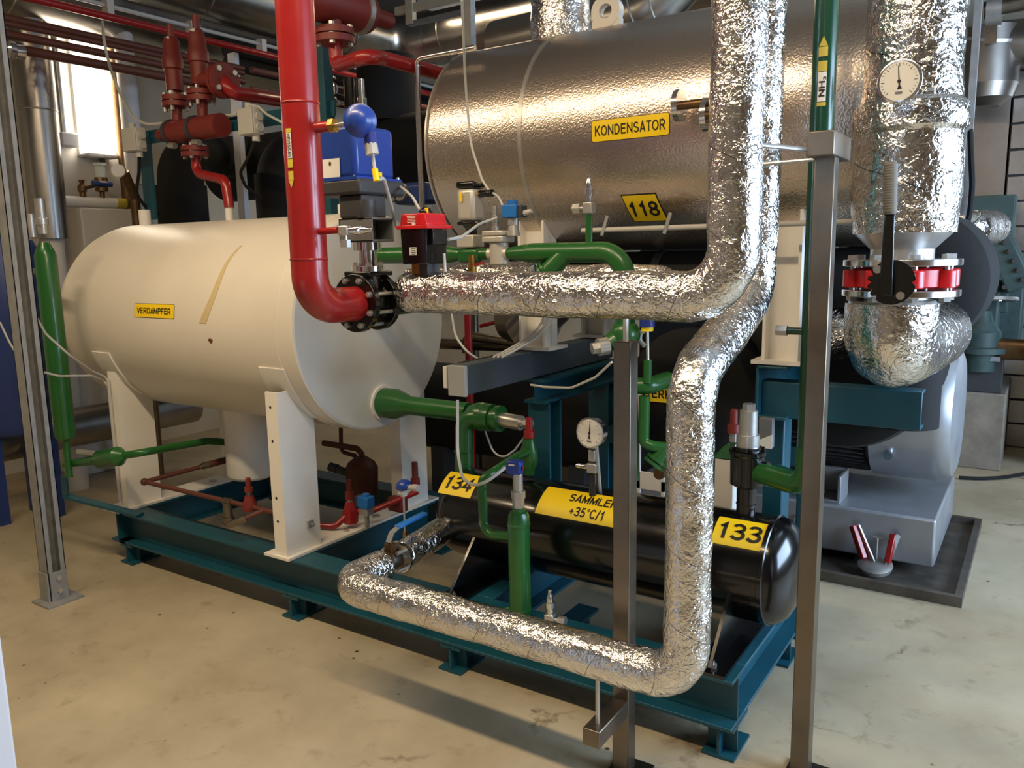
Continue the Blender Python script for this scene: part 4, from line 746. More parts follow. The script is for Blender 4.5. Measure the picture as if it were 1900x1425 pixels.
fq = O('foil_pipe', MB().tube([A(1545, 490, y=3.3), A(1555, 560, y=3.25), A(1590, 640, y=3.2)], .15, 40, .2, 6, .012, .02), 'foil_big'); tag(fq, 'foil wrapped vertical pipe seen behind the butterfly valve and tall post', 'pipe')
# ================================================================== compressor set on the right
MX0, MX1, MY, MZ, MR = -1.85, -.28, 4.36, .70, .335
tr = T('drip_tray', 'grey steel drip tray on the floor under the motor base', 'tray', (-1, 4.25, 0)); tx0, tx1, ty0, ty1 = -1.95, -.2, 3.68, 4.86
O('tray_bottom', MB().bb(tx0, tx1, ty0, ty1, .001, .008), 'tray', tr)
for nm, q in (('tray_edge', (tx0, tx1, ty0, ty0+.03)), ('tray_edge', (tx0, tx1, ty1-.03, ty1)), ('tray_edge', (tx1-.03, tx1, ty0+.03, ty1-.03)), ('tray_edge', (tx0, tx0+.03, ty0+.03, ty1-.03))): O(nm, MB().bb(*q, .008, .045), 'tray', tr)
mbx = T('machine_plinth', 'grey steel base box under the motor, standing in the drip tray', 'base', (-1, 4.35, .05))
O('box', MB().bb(-1.8, -.335, 3.93, 4.78, .06, .285), 'silver_paint', mbx, .012)
for x in (-1.5, -.6): O('foot', MB().bb(x-.08, x+.08, 4.0, 4.7, .008, .06), 'dark_grey', mbx)
for x, z in ((-.93, .2), (-.95, .15)): O('knob', MB().cyl((x, 3.93, z), (x, 3.905, z), .016), 'steel', mbx)
mo = T('electric_motor', 'large grey motor with dark cooling fins and a silver end cowl', 'motor', (-1, MY, .29))
O('cowl', MB().lathe((-.66, MY, MZ), (1, 0, 0), [(0, MR-.01), (.004, MR), (.27, MR), (.31, MR-.006), (.345, MR-.03), (.36, MR-.07), (.362, .1)], 72), 'silver_paint', mo)
O('stator', MB().cyl((MX0, MY, MZ), (-.66, MY, MZ), MR-.05, n=48), 'dark_grey', mo)
for i in range(34):
    a = pi*.62+i*pi*1.0/33+.1; e = V((0, math.cos(a), math.sin(a)))
    O('cooling_fin', MB().bar(V((MX0+.05, MY, MZ))+e*(MR-.035), V((-.68, MY, MZ))+e*(MR-.035), .006, .05, e), 'dark_grey', mo)
O('mounting_foot', MB().bb(-.92, -.75, 3.96, 4.14, .285, .30).bb(-.765, -.75, 3.96, 4.14, .30, .42).bb(-.92, -.765, 4.12, 4.14, .30, .42), 'silver_paint', mo, .003); O('foot_bolt', MB().cyl((-.85, 4.03, .30), (-.85, 4.03, .33), .018, n=6), 'steel', mo)
q = A(1648, 845, y=MY-MR+.03); O('cowl_screw', MB().cyl(q+V((0, .02, 0)), q-V((0, .012, 0)), .02), 'bright_steel', mo)
bi = T('insulated_compressor', 'round black insulated compressor body above the motor, behind the teal outrigger', 'insulation', (-.95, 3.4, .75)); q = A(1560, 685, y=3.35)
O('insulation', MB().lathe((q.x, 3.35, q.z), (0, 1, 0), [(0, .15), (.01, .26), (.05, .32), (.1, .335), (.55, .335)], 56), 'rubber', bi)
b2 = T('insulated_elbow', 'black insulated pipe end behind the red butterfly valve', 'insulation', A(1690, 530, y=3.25)); q = A(1690, 520, y=3.3)
O('insulation', MB().lathe((q.x, 3.25, q.z), (0, 1, 0), [(0, .12), (.01, .2), (.05, .252), (.09, .262), (.45, .262)], 56), 'rubber', b2); O('pipe_stub', MB().cyl((q.x, 3.35, q.z-.1), (q.x, 3.35, q.z-.55), .12), 'rubber', b2)
# hand clamp with red grips leaning on the base box
cp = T('pipe_clamp', 'hinged steel clamp with two red grips leaning on the motor base', 'clamp', A(1622, 1065, z=.03)); q = A(1622, 1062, y=3.82)
O('disc', MB().lathe((q.x, 3.84, .046), (0, -.25, 1), [(0, .07), (.02, .075), (.03, .06)], 32), 'steel', cp); O('screw', MB().cyl((q.x, 3.86, .07), (q.x-.005, 3.9, .17), .005, n=8).cyl((q.x-.025, 3.9, .172), (q.x+.015, 3.9, .172), .005, n=8), 'steel', cp)
for s, dx in ((-1, -.115), (1, .06)): O('grip', MB().bar((q.x+s*.05, 3.84, .08), (q.x+dx, 3.90, .21 if s < 0 else .20), .026, .03), 'red', cp, .004)
for s, dx in ((-1, -.115), (1, .06)): O('arm', MB().bar((q.x+s*.03+.016, 3.845, .07), (q.x+dx+.018, 3.905, .21 if s < 0 else .20), .008, .034), 'steel', cp)
# ================================================================== far right: compressor block, plinth, steel clad wall
pt = st('trim_1', MB().bb(-1.6, -.17, 6.15, 7.2, 0, .52), 'concrete', .01)
cb = T('compressor_block', 'pale green compressor housing standing on the concrete plinth', 'compressor', (-.4, 6.6, .52))
O('bed_frame', MB().bb(-1.4, -.22, 6.2, 7.1, .52, .64).bb(-.42, -.2, 6.18, 6.3, .52, .82), 'dark_grey', cb, .006)
q = A(1855, 520, y=6.7); O('casing', MB().bb(-1.2, -.12, 6.5, 6.9, .80, 1.4).bb(-.75, -.25, 6.25, 6.5, .85, 1.3), 'old_green', cb, .02)
q = A(1835, 490, y=6.4); O('duct_box', MB().bb(q.x-.16, q.x+.13, 6.3, 6.6, q.z-.32, q.z+.45), 'old_green', cb, .01)
q = A(1870, 480, y=6.3); O('cylinder_head', MB().box(q, (.16, .4, .42), Matrix.Rotation(-.45, 3, 'Y')), 'old_green', cb, .015)
for i in range(6):
    for s in (-1, 1): p = q+Matrix.Rotation(-.45, 3, 'Y') @ V((-.02+.0, -.205, -.16+.065*i)) + Matrix.Rotation(-.45, 3, 'Y') @ V((s*.055, 0, 0)); O('head_bolt', MB().cyl(p, p-V((0, .025, 0)), .016, n=6), 'dark_grey', cb)
q = A(1822, 590, y=6.2); O('stop_valve', MB().lathe(q-V((0, 0, .35)), (0, 0, 1), [(0, .1), (.12, .11), (.125, .17), (.16, .17), (.165, .12), (.26, .12), (.33, .07), (.4, .05)], 24), 'old_green', cb)
O('hand_wheel', MB().torus(q+V((.02, -.03, .13)), (0, .1, 1), .17, .014, 28, 8), 'steel', cb)
for i in range(3): O('wheel_spoke', MB().bar(q+V((.02, -.03, .13))-V((math.cos(i*1.05), math.sin(i*1.05), 0))*.17, q+V((.02, -.03, .13))+V((math.cos(i*1.05), math.sin(i*1.05), 0))*.17, .018, .012), 'steel', cb)
O('side_pipe', MB().cyl(q+V((.05, 0, -.2)), q+V((.3, -.02, -.2)), .07).cyl(q+V((.27, -.02, -.2)), q+V((.31, -.02, -.2)), .14), 'bronze', cb); O('foot_angle', MB().bb(-.55, -.22, 6.12, 6.3, .74, .77), 'galv', cb)
sw = T('steel_column', 'stainless clad square shaft behind the thick foil riser', 'column', (-.5, 7.1, 0)); O('cladding', MB().bb(-.85, -.31, 6.98, 7.4, 0, 2.75), 'panel_steel', sw)
tl = T('panel_clad_shaft', 'wall of stacked stainless panels at the right edge', 'cladding', (.2, 7.1, 0)); O('backing', MB().bb(-.30, 1.1, 6.99, 7.4, 0, 3.0), 'dark_grey', tl)
pm0 = O('panel', MB().bb(-.295, .395, 6.965, 6.989, .005, .175), 'panel_steel', tl, .004)
for k in range(16):
    for jj in range(2):
        if k or jj: c = pm0.copy(); C.objects.link(c); c.parent = tl; c.location = V((.7*jj, random.uniform(-.004, .004), .18*k)); c.rotation_euler = (random.uniform(-.012, .012), 0, random.uniform(-.006, .006))
tw = T('steel_tee', 'fat stainless pipe tee with a tilted cap at the upper right', 'pipe', A(1835, 80, y=6.6)); q = A(1832, 85, y=6.6)
O('body', MB().cyl(q-V((0, 0, .26)), q+V((0, 0, .1)), .2, n=36).lathe(q-V((0, 0, .4)), (0, 0, 1), [(0, .1), (.05, .17), (.14, .2)], 36), 'panel_steel', tw); O('cap', MB().ring(q+V((0, 0, .05)), (.2, -.3, 1), .22, .19, .02), 'steel', tw)
O('branch', MB().cyl(q, q+V((.42, .0, -.02)), .15, n=32), 'panel_steel', tw); O('rubber_end', MB().cyl(q+V((.40, 0, -.02)), q+V((.5, 0, -.02)), .19, n=32).cyl(q+V((.5, 0, -.02)), q+V((.8, 0, -.02)), .1), 'rubber', tw)
up_ = T('steel_pipe', 'level stainless pipe with coupling high on the right', 'pipe', A(1830, 22, y=6.0)); O('tube', MB().cyl(A(1826, 20, y=6.0), A(1826, 20, y=6.0)+V((1.0, 0, .08)), .05), 'brushed', up_); q = A(1842, 18, y=6.0); O('coupling', MB().cyl(q-V((.03, 0, 0)), q+V((.05, 0, 0)), .1), 'steel', up_); O('clamp_foot', MB().bb(q.x-.03, q.x+.03, 5.97, 6.03, q.z-.2, q.z-.09), 'brushed', up_)
cable_r = tag(O('strut_channel', MB().bb(A(1795, 300, y=4.2).x-.014, A(1795, 300, y=4.2).x+.014, 4.18, 4.22, 1.55, 3.58), 'galv'), 'grey strut channel hanging beside the thick foil riser', 'strut')
cable('black cable hanging along the strut behind the thick foil riser', [A(1800, 240, y=4.15), A(1804, 340, y=4.15), A(1800, 400, y=4.15), A(1785, 440, y=4.1)], .012, 'rubber', .2)
cable('black hose lying on the floor by the concrete plinth', [A(1780, 886, z=.015), A(1820, 888, z=.015), A(1860, 886, z=.015), A(1895, 880, z=.015), A(1960, 870, z=.015)], .012, 'rubber', .3)
gb_ = T('steel_cabinet', 'low grey steel cabinet at the right edge, beyond the plinth', 'cabinet', (.55, 6.6, 0)); O('body', MB().bb(.02, 1.4, 6.35, 6.9, .1, .62), 'galv', gb_, .006); O('top', MB().bb(.0, 1.42, 6.32, 6.92, .62, .65), 'steel', gb_); O('plinth_base', MB().bb(.06, 1.36, 6.4, 6.88, 0, .1), 'dark_grey', gb_)
q = A(1790, 430, y=4.6); al = tag(O('lagged_pipe', MB().tube([q-V((.3, 0, 0)), q+V((.02, 0, .02)), q+V((.1, .3, .02))], .085, 24, .08, 6, .006, .02), 'foil_big'), 'short silver lagged pipe behind the foil riser above the black insulation', 'pipe')
q0, q1 = A(1490, 455, y=3.5), A(1600, 445, y=3.5); q1.z = q0.z; al2 = tag(O('lagged_pipe', MB().cyl(q0-V((.3, 0, 0)), q1+V((.35, 0, 0)), .1, n=32), 'emboss'), 'level silver clad pipe under the condenser behind the tall post', 'pipe')

bp_ = T('insulated_pipe', 'black strapped cylinder added to fill the dark band close under the condenser', 'pipe', (-1.2, 3.06, 1.38)); O('insulation', MB().tube([(-2.0, 3.06, 1.39), (-.95, 3.06, 1.39), (-.45, 3.06, 1.39)], .105, 32), 'rubber', bp_)  # black cylinder put in to fill the dark band below the condenser
for x in (-1.95, -1.3, -.5): O('strap', MB().ring((x, 3.06, 1.39), (1, 0, 0), .109, .104, .03), 'dark_grey', bp_)
dh = T('compressor_housing', 'dark compressor housing in the back, behind the subcooler', 'compressor', (-1.6, 5.2, 0)); O('casing', MB().bb(-2.3, -.95, 5.0, 5.5, .45, 1.75), 'rubber', dh, .08); O('bed', MB().bb(-2.3, -.85, 4.98, 5.55, 0, .45), 'dark_grey', dh, .02); O('dome', MB().cyl((-1.7, 5.2, 1.7), (-1.7, 5.2, 2.0), .28, n=32), 'rubber', dh)
# ================================================================== left wall: pillar, lamp, pipes
st('trim_2', MB().bb(X0, -5.56, 2.93, 3.46, 0, ZC), 'wall_white', .01)
wl_ = T('wall_luminaire', 'glowing white fluorescent luminaire mounted upright on the left pillar', 'lamp', (-5.56, 3.22, 2.2))
O('tray', MB().bb(-5.56, -5.53, 3.13, 3.34, 2.2, 3.05), 'pale_grey', wl_); emis('lamp_glow', (1, .86, .66), 9)
O('diffuser', MB().bb(-5.53, -5.42, 3.125, 3.345, 2.215, 3.05), 'lamp_glow', wl_, .03); O('end_cap', MB().bb(-5.53, -5.418, 3.122, 3.348, 2.188, 2.213), 'pale_grey', wl_, .01); O('cable_gland', MB().cyl((-5.49, 3.26, 2.19), (-5.49, 3.26, 2.15), .018), 'dark_grey', wl_)
sp = T('silver_pipe', 'thick silver clad vertical pipe at the upper left', 'pipe', (-5.3, 2.76, 1.6))
zb_ = A(105, 442, x=-5.2).z
O('cladding', MB().cyl((-5.3, 2.76, zb_), (-5.3, 2.76, 2.42), .105, n=40).cyl((-5.3, 2.76, 2.42), (-5.3, 2.76, 3.58), .11, n=40), 'duct', sp); O('joint_band', MB().torus((-5.3, 2.76, 2.42), (0, 0, 1), .108, .005, 40, 8), 'steel', sp); O('inner_pipe', MB().cyl((-5.3, 2.76, 0), (-5.3, 2.76, zb_), .07), 'wall_white', sp)
tag(O('thin_pipe', MB().cyl((-5.5, 3.02, A(118, 250, x=-5.5).z), (-5.5, 3.02, 3.58), .022), 'steel'), 'thin polished vertical pipe between the silver pipe and the wall lamp', 'pipe')
tag(O('conduit_box', MB().bb(-5.56, -5.46, 2.98, 3.1, A(115, 272, x=-5.5).z, A(115, 246, x=-5.5).z), 'pale_grey', None, .01), 'small pale box on the pillar left of the wall lamp', 'box')
wp = T('water_pipe', 'white taped level pipe with a glass sight cup and taps, under the wall lamp', 'pipe', (-5.4, 3.05, 1.85)); q0, q1 = A(95, 372, x=-5.38), A(232, 376, x=-5.38); q1.z = q0.z
O('pipe', MB().cyl(q0, q1, .034, n=20), 'paper', wp); O('end_cap', MB().cyl(q0, q0-V((0, .03, 0)), .04), 'rust', wp); O('yellow_band', MB().cyl(q1-V((0, .07, 0)), q1, .0355, n=20), 'pale_yellow', wp)
q = A(184, 300, x=-5.38); zt_ = q.z
O('sight_glass', MB().lathe((-5.38, q.y, zt_-.14), (0, 0, 1), [(0, .045), (.01, .045), (.012, .034), (.11, .034), (.112, .042), (.13, .042)], 20), 'glass_clear', wp); O('cup_stem', MB().lathe((-5.38, q.y, q0.z), (0, 0, 1), [(0, .016), (.07, .016), (.075, .04), (.1, .04), (.105, .02), (.16, .024), (.165, .04), (zt_-.14-q0.z, .045)], 16), 'bronze', wp)
q = A(152, 345, x=-5.38); O('tap', MB().lathe((-5.38, q.y, q0.z), (0, 0, 1), [(0, .02), (.06, .02), (.07, .028), (.1, .028), (.12, .012), (.14, .02)], 14).cyl((-5.38, q.y, q0.z+.09), (-5.38, A(175, 345, x=-5.38).y, q0.z+.11), .014), 'bronze', wp)
q = A(172, 340, x=-5.36); O('blue_handle', MB().cyl(q, q+V((0, .13, 0)), .02), 'tank_blue', wp)
st('trim_3', MB().bb(-5.6, -5.34, 2.99, 3.5, .9, A(180, 386, x=-5.34).z), 'wall_white', .01)
# water gauge group right of the pillar
wg = T('pressure_gauge', 'small dial gauge on brown pipework right of the pillar', 'gauge', A(225, 320, x=-5.0)); q = A(222, 318, x=-5.0)
O('case', MB().cyl(q, q+V((.03, -.03, 0)), .042, n=28), 'steel', wg); O('dial', MB().cyl(q+V((.0301, -.0301, 0)), q+V((.031, -.031, 0)), .036, n=28), 'paper', wg); O('branch', MB().tube([q+V((0, .03, 0)), q+V((-.05, .12, -.16)), q+V((-.05, .12, -.45)), q+V((-.05, .12, -q.z+.001))], .03, 14, .05), 'bronze', wg)
tag(O('brown_pipe', MB().cyl((-5.4, A(215, 120, x=-5.4).y, 1.75), (-5.4, A(215, 120, x=-5.4).y, 3.58), .04), 'bronze'), 'brown vertical pipe just right of the wall lamp', 'pipe')
tag(O('grey_pipe', MB().cyl((-5.2, A(236, 150, x=-5.2).y, 2.0), (-5.2, A(236, 150, x=-5.2).y, 3.58), .06), 'pale_grey'), 'pale grey vertical pipe behind the left junction box', 'pipe')
# four brown pipes, red line, ducts running along the left wall
for k, (py, r) in enumerate(((52, .02), (62, .017), (81, .023), (104, .027))):
    q = A(101, py, x=-4.75); tag(O('brown_line', MB().cyl((-4.75, .5, q.z), (-4.75, 3.9, q.z), r, n=14), 'brown'), ['topmost', 'second', 'third', 'lowest'][k]+' of four brown pipes running level along the left wall', 'pipe', 'brown pipes on the left wall')
tag(O('pipe_coupling', MB().lathe(A(5, 90, x=-4.7), (0, 1, 0), [(0, .03), (.02, .05), (.05, .05), (.06, .04), (.1, .045)], 14), 'bright_steel'), 'shiny steel coupling at the left edge on the brown pipes', 'fitting')
rl = T('red_line', 'thin red pipe running level across the upper left, with pale conduit above it', 'pipe', A(300, 55, x=-4.6)); q = A(300, 55, x=-4.6)
O('pipe', MB().cyl((-4.6, .8, q.z), (-4.6, 6.2, q.z), .021, n=16), 'red', rl); O('conduit', MB().cyl((-4.63, .8, q.z+.07), (-4.63, 6.2, q.z+.07), .012, n=10), 'grey_plastic', rl)
for i in range(9): O('clip', MB().bb(-4.66, -4.6, 1.2+.55*i, 1.24+.55*i, q.z+.02, q.z+.1), 'grey_plastic', rl)
dA = T('large_duct', 'big dull silver duct along the top of the left wall', 'duct', (-5.3, 2.5, 3.2)); O('shell', MB().cyl((-5.3, -.5, 3.21), (-5.3, 6.4, 3.21), .29, n=48), 'duct', dA)
for y in (1.4, 2.6, 3.8, 5.0): O('joint', MB().torus((-5.3, y, 3.21), (0, 1, 0), .29, .006, 48, 6), 'duct', dA)
dB = T('vent_duct', 'silver round duct turning the corner below the ceiling', 'duct', (-4.7, 5.5, 3.2))
O('shell', MB().tube([(-4.78, .5, 3.26), (-4.78, 5.55, 3.26), (2.4, 5.65, 3.28)], .2, 40, .3, 5), 'duct', dB)
for q in ((-4.78, 3.6, 0), (-4.78, 4.9, 0)): O('joint', MB().torus((q[0], q[1], 3.26), (0, 1, 0), .2, .006, 40, 6), 'duct', dB)
for x in (-4.35, -4.2, -3.0, -1.5): O('joint', MB().torus((x, 5.56, 3.26), (1, 0, 0), .2, .006, 40, 6), 'duct', dB)
dC = T('vent_duct', 'segmented silver duct elbow behind the top of the condenser', 'duct', A(1230, 20, y=3.9)); q = A(1205, 25, y=3.9)
O('shell', MB().tube([q-V((.9, 0, .02)), q+V((0, 0, .0)), q+V((.5, .1, .5))], .13, 32, .18, 3), 'duct', dC)
for f_ in (-.05, .06): O('joint', MB().torus(q+V((f_, 0, 0)), (1, 0, .3), .133, .005, 36, 6), 'steel', dC)
fo = O('foil_pipe', MB().tube([(A(1040, 40, y=CY).x, CY, CZ+CR-.03), (A(1040, 40, y=CY).x, CY, 3.58)], .122, 40, None, 8, .008, .02), 'foil_big'); tag(fo, 'foil wrapped pipe rising from the top of the condenser', 'pipe')
tag(O('strut_channel', MB().bb(A(872, 60, y=3.3).x-.02, A(872, 60, y=3.3).x+.02, 3.28, 3.32, 2.2, 3.58), 'galv'), 'grey strut hanging behind the left end of the condenser', 'strut')
q = A(778, 250, y=2.75); tag(O('polished_tube', MB().tube([(q.x, 2.75, 1.45), (q.x, 2.75, A(778, 108, y=2.75).z), (q.x+.3, 2.75, A(778, 108, y=2.75).z-.0)], .012, 14, .03), 'bright_steel'), 'slim polished tube standing left of the condenser', 'tube')
cl = T('cable_ladder', 'pale angle iron rack hanging from the ceiling behind the red flange', 'rack', A(760, 20, y=4.4)); q = A(735, 22, y=4.4); q1 = A(870, -5, y=4.4); q1.z = q.z
O('rail', MB().bar(q, q1, .03, .05), 'wall_cream', cl); q = A(762, 20, y=4.4); O('hanger', MB().bb(q.x-.03, q.x+.03, 4.38, 4.42, A(762, 46, y=4.4).z, 3.58), 'wall_cream', cl); O('grey_rail', MB().bar(A(760, 45, y=4.4), A(880, 18, y=4.4), .03, .03), 'galv', cl)
# ================================================================== pipe rack above the evaporator
RY = 2.80
rk = T('pipe_rack', 'teal rack of flat bar and uprights above the white tank', 'rack', (-3.5, RY, 1.7)); zr_ = 2.17
O('cross_bar', MB().bb(-4.28, -2.80, RY, RY+.012, zr_-.035, zr_+.035), 'teal', rk)
O('upright', MB().bb(-4.32, -4.22, RY-.012, RY, 1.72, zr_+.03), 'teal', rk); q = A(603, 150, y=RY); O('upright', MB().bb(q.x-.024, q.x+.024, RY-.03, RY+.03, 1.6, 3.58), 'teal', rk, .004)
sv_ = T('safety_valve', 'left one of two oxide red safety valves above the white tank', 'valve', A(325, 190, y=2.72), 'safety valves'); 
def sval(root, px, py, dz):
    q = A(px, py, y=2.72)
    O('bonnet', MB().lathe(q+V((0, 0, .03)), (0, 0, 1), [(0, .024), (.03, .024), (.038, .042), (.14, .043), (.145, .052), (.195, .052), (.208, .044), (.28-dz, .042), (.3, .03), (.302, .018), (.36+dz*.3, .017), (.362+dz*.3, .012)], 28), 'oxide', root)
    for z in (0, .03): O('flange', MB().cyl(q+V((0, 0, z-.012)), q+V((0, 0, z+.012)), .07, n=32), 'oxide', root)
    for p in ring_pts(q, (0, 0, 1), .055, 4, .6): O('bolt', MB().cyl(p-V((0, 0, .035)), p+V((0, 0, .06)), .011, n=6), 'steel', root)
    O('neck', MB().cyl(q-V((0, 0, .12)), q, .026), 'oxide', root); q2 = q+V((.01, -.03, .32)); O('seal_tag', MB().box(q2, (.03, .006, .014)), 'paper', root)
sval(sv_, 327, 194, 0)
s2_ = T('safety_valve', 'right one of two oxide red safety valves above the white tank', 'valve', A(375, 182, y=2.72), 'safety valves'); sval(s2_, 374, 183, .02)
q = A(374, 150, y=2.72); O('outlet', MB().cyl(q, q+V((.16, .02, 0)), .04), 'oxide', s2_); q = A(413, 150, y=2.74); O('outlet_flange', MB().cyl(q-V((.02, 0, 0)), q+V((.0, 0, 0)), .085, n=32).cyl(q+V((.004, 0, 0)), q+V((.024, 0, 0)), .085, n=32), 'oxide', s2_)
for p in ring_pts(q+V((.024, 0, 0)), (1, 0, 0), .065, 4, .7): O('bolt', MB().cyl(p, p+V((.014, 0, 0)), .014, n=6), 'steel', s2_)
O('vent_pipe', MB().tube([q, A(430, 172, y=2.74), A(470, 178, y=2.9), A(545, 190, y=3.3)], .034, 20, .06), 'red', s2_)
hd_ = T('safety_header', 'oxide red header with clamps under the two safety valves, piped down to the white tank', 'pipe', A(365, 240, y=2.72)); q0, q1 = A(318, 246, y=2.72), A(412, 232, y=2.72)
O('header', MB().cyl(q0, q1, .058, n=32), 'oxide', hd_); O('header_end', MB().cyl(q0-V((.1, 0, .005)), q0, .03), 'oxide', hd_)
for f_ in (.02, .5):
    p = q0.lerp(q1, f_); cl_ = O('clamp', MB().ring(p-V((.012, 0, 0)), (1, 0, .0), .066, .058, .024, 32), 'dark_grey', hd_); O('clamp_bolt', MB().cyl(p+V((.01, -.03, -.07)), p+V((.06, -.03, -.075)), .016, n=10), 'steel', cl_)
q = A(362, 282, y=2.72)
for z in (-.012, .016): O('flange', MB().cyl(q+V((0, 0, z-.011)), q+V((0, 0, z+.011)), .068, n=32), 'oxide', hd_)
for p in ring_pts(q, (0, 0, 1), .052, 4, .6): O('bolt', MB().cyl(p-V((0, 0, .035)), p+V((0, 0, .04)), .011, n=6), 'steel', hd_)
O('neck', MB().cyl(q, (q.x, q.y, q1.z), .026), 'oxide', hd_); qn = A(425, 378, y=2.65)
O('drop_pipe', MB().tube([q, A(365, 322, y=2.72), A(418, 334, y=2.66), qn+V((0, 0, -.02))], .024, 20, .06, 10), 'red', hd_)
def jbox(label, px, py, wd, hg):
    q = A(px, py, y=2.70); r = T('junction_box', label, 'box', q, 'grey junction boxes'); O('box', MB().box(q, (wd, .06, hg)), 'grey_plastic', r, .006); O('lid', MB().box(q-V((0, .034, 0)), (wd*.96, .008, hg*.96)), 'grey_plastic', r, .003)
    O('gland', MB().cyl(q+V((wd*.25, 0, -hg/2)), q+V((wd*.25, 0, -hg/2-.03)), .018, n=10), 'grey_plastic', r); O('knockout', MB().cyl(q+V((wd/2, 0, .02)), q+V((wd/2+.012, 0, .02)), .02).cyl(q+V((wd/2, 0, -.03)), q+V((wd/2+.012, 0, -.03)), .02), 'grey_plastic', r); O('gland', MB().cyl(q+V((-wd*.1, 0, hg/2)), q+V((-wd*.1, 0, hg/2+.025)), .018, n=10), 'grey_plastic', r); return q
ja = jbox('grey junction box on the left end of the teal rack bar', 250, 260, .125, .125); jb = jbox('grey junction box on the teal rack bar beside the red hot gas pipe', 466, 226, .11, .125)
cable('pale cable hanging from the ceiling pipes to the left junction box', [A(190, 40, x=-4.6), A(194, 90, x=-4.4), A(215, 160, y=2.9), A(245, 215, y=2.75), A(270, 232, y=2.72), A(310, 228, y=2.76), A(440, 212, y=2.78)], .008, bend=.2)
cable('dark cable from the right junction box down behind the drop pipe', [jb+V((.03, 0, -.08)), A(462, 290, y=2.72), A(445, 320, y=2.75), A(455, 345, y=2.8), A(485, 370, y=2.9)], .008, 'rubber', .08)
cable('pale cable looping from the right junction box towards the red pipe', [jb+V((-.01, 0, .08)), A(480, 198, y=2.7), A(495, 212, y=2.68), A(525, 228, y=2.6)], .006, bend=.05)
cable('dark cable dropping from the left junction box along the teal upright', [ja+V((.03, 0, -.08)), A(258, 320, y=2.72), A(252, 360, y=2.72), A(275, 390, y=2.8), A(300, 397, y=2.9)], .009, 'rubber', .1)
# red header at the top behind the hot gas pipe
r2 = T('red_header', 'oxide red header with a bolted flange at the top, behind the hot gas pipe', 'pipe', A(620, 30, y=2.55)); q0 = A(560, -10, y=2.45); q1 = A(672, 26, y=2.78); q1.z = q0.z
O('header', MB().cyl(q0, q1, .085, n=32), 'oxide', r2); O('reducer', MB().lathe(q1, q1-q0, [(0, .085), (.03, .08), (.07, .04), (.17, .035)], 28), 'oxide', r2); O('clamp', MB().ring(q1-(q1-q0).normalized()*.03, q1-q0, .093, .085, .025), 'steel', r2)
q = A(621, 68, y=2.6)
for z in (-.014, .018): O('flange', MB().cyl(q+V((0, 0, z-.013)), q+V((0, 0, z+.013)), .082, n=36), 'oxide', r2)
for p in ring_pts(q, (0, 0, 1), .064, 4, .6): O('bolt', MB().cyl(p-V((0, 0, .04)), p+V((0, 0, .045)), .013, n=6), 'steel', r2)
O('neck', MB().cyl(q, q+V((0, 0, .16)), .032), 'oxide', r2); O('pipe', MB().tube([q, A(625, 122, y=2.6), A(680, 104, y=2.45), A(710, 108, y=2.6), A(860, 148, y=3.1)], .029, 22, .04, 8), 'red', r2)
# copper lines and black insulated pipes behind the rack
for k, (a, b, r) in enumerate((((560, 182), (790, 246), .014), ((560, 150), (800, 214), .02))):
    p0 = A(*a, x=-4.1); p1 = V((-4.1, A(*b, x=-4.1).y+.6, p0.z)); tag(O('copper_pipe', MB().cyl(p0-V((0, .4, 0)), p1, r, n=12), 'brown'), ['lower', 'upper'][k]+' copper pipe running level behind the blue sensor head', 'pipe', 'copper pipes')
b1 = T('insulated_pipe', 'fat black insulated pipe upright behind the left of the rack, bending at the top', 'pipe', A(335, 400, y=3.5)); q = A(335, 330, y=3.5)
O('insulation', MB().tube([(q.x, 3.5, .9), (q.x, 3.5, 2.2), (q.x-.2, 4.3, 2.25)], .15, 32, .2, 8), 'rubber', b1); O('sleeve', MB().cyl((q.x, 3.5, .9), (q.x, 3.5, A(335, 345, y=3.5).z), .165, n=32), 'rubber', b1)
b1 = T('insulated_pipe', 'fat black insulated pipe upright behind the red hot gas pipe', 'pipe', A(505, 400, y=3.5)); q = A(520, 330, y=3.4)
O('insulation', MB().tube([(q.x, 3.4, .9), (q.x, 3.4, 2.12), (q.x-.1, 4.2, 2.12)], .14, 32, .2, 8), 'rubber', b1); O('sleeve', MB().cyl((q.x, 3.4, .9), (q.x, 3.4, A(510, 325, y=3.4).z), .15, n=32), 'rubber', b1)
b1 = T('insulated_pipe', 'fat black insulated pipe running level behind the blue actuator towards the condenser', 'pipe', A(700, 290, y=4.3)); q = A(720, 285, y=4.3)
O('insulation', MB().cyl((-5.5, 4.3, q.z), (-1.9, 4.3, q.z), .24, n=40), 'rubber', b1); O('saddle_block', MB().cyl((A(720, 200, y=4.3).x, 4.3, q.z+.2), (A(720, 200, y=4.3).x, 4.3, q.z+.62), .2, n=32), 'rubber', b1)
b1 = T('insulated_pipe', 'low black insulated vessel behind the tank legs', 'vessel', (-3, 4.1, .2)); O('insulation', MB().lathe((-3.4, 4.1, .52), (1, 0, 0), [(0, .1), (.02, .22), (.08, .28), (1.5, .28), (1.56, .22), (1.58, .1)], 40), 'rubber', b1); [O('cradle', MB().bb(x, x+.1, 3.9, 4.3, 0, .3), 'dark_grey', b1) for x in (-3.2, -2.2)]
tag(O('slotted_upright', MB().bb(A(446, 300, y=3.9).x-.035, A(446, 300, y=3.9).x+.035, 3.88, 3.92, 0, 2.9), 'pale_grey'), 'pale slotted steel upright behind the rack, between the black pipes', 'strut')
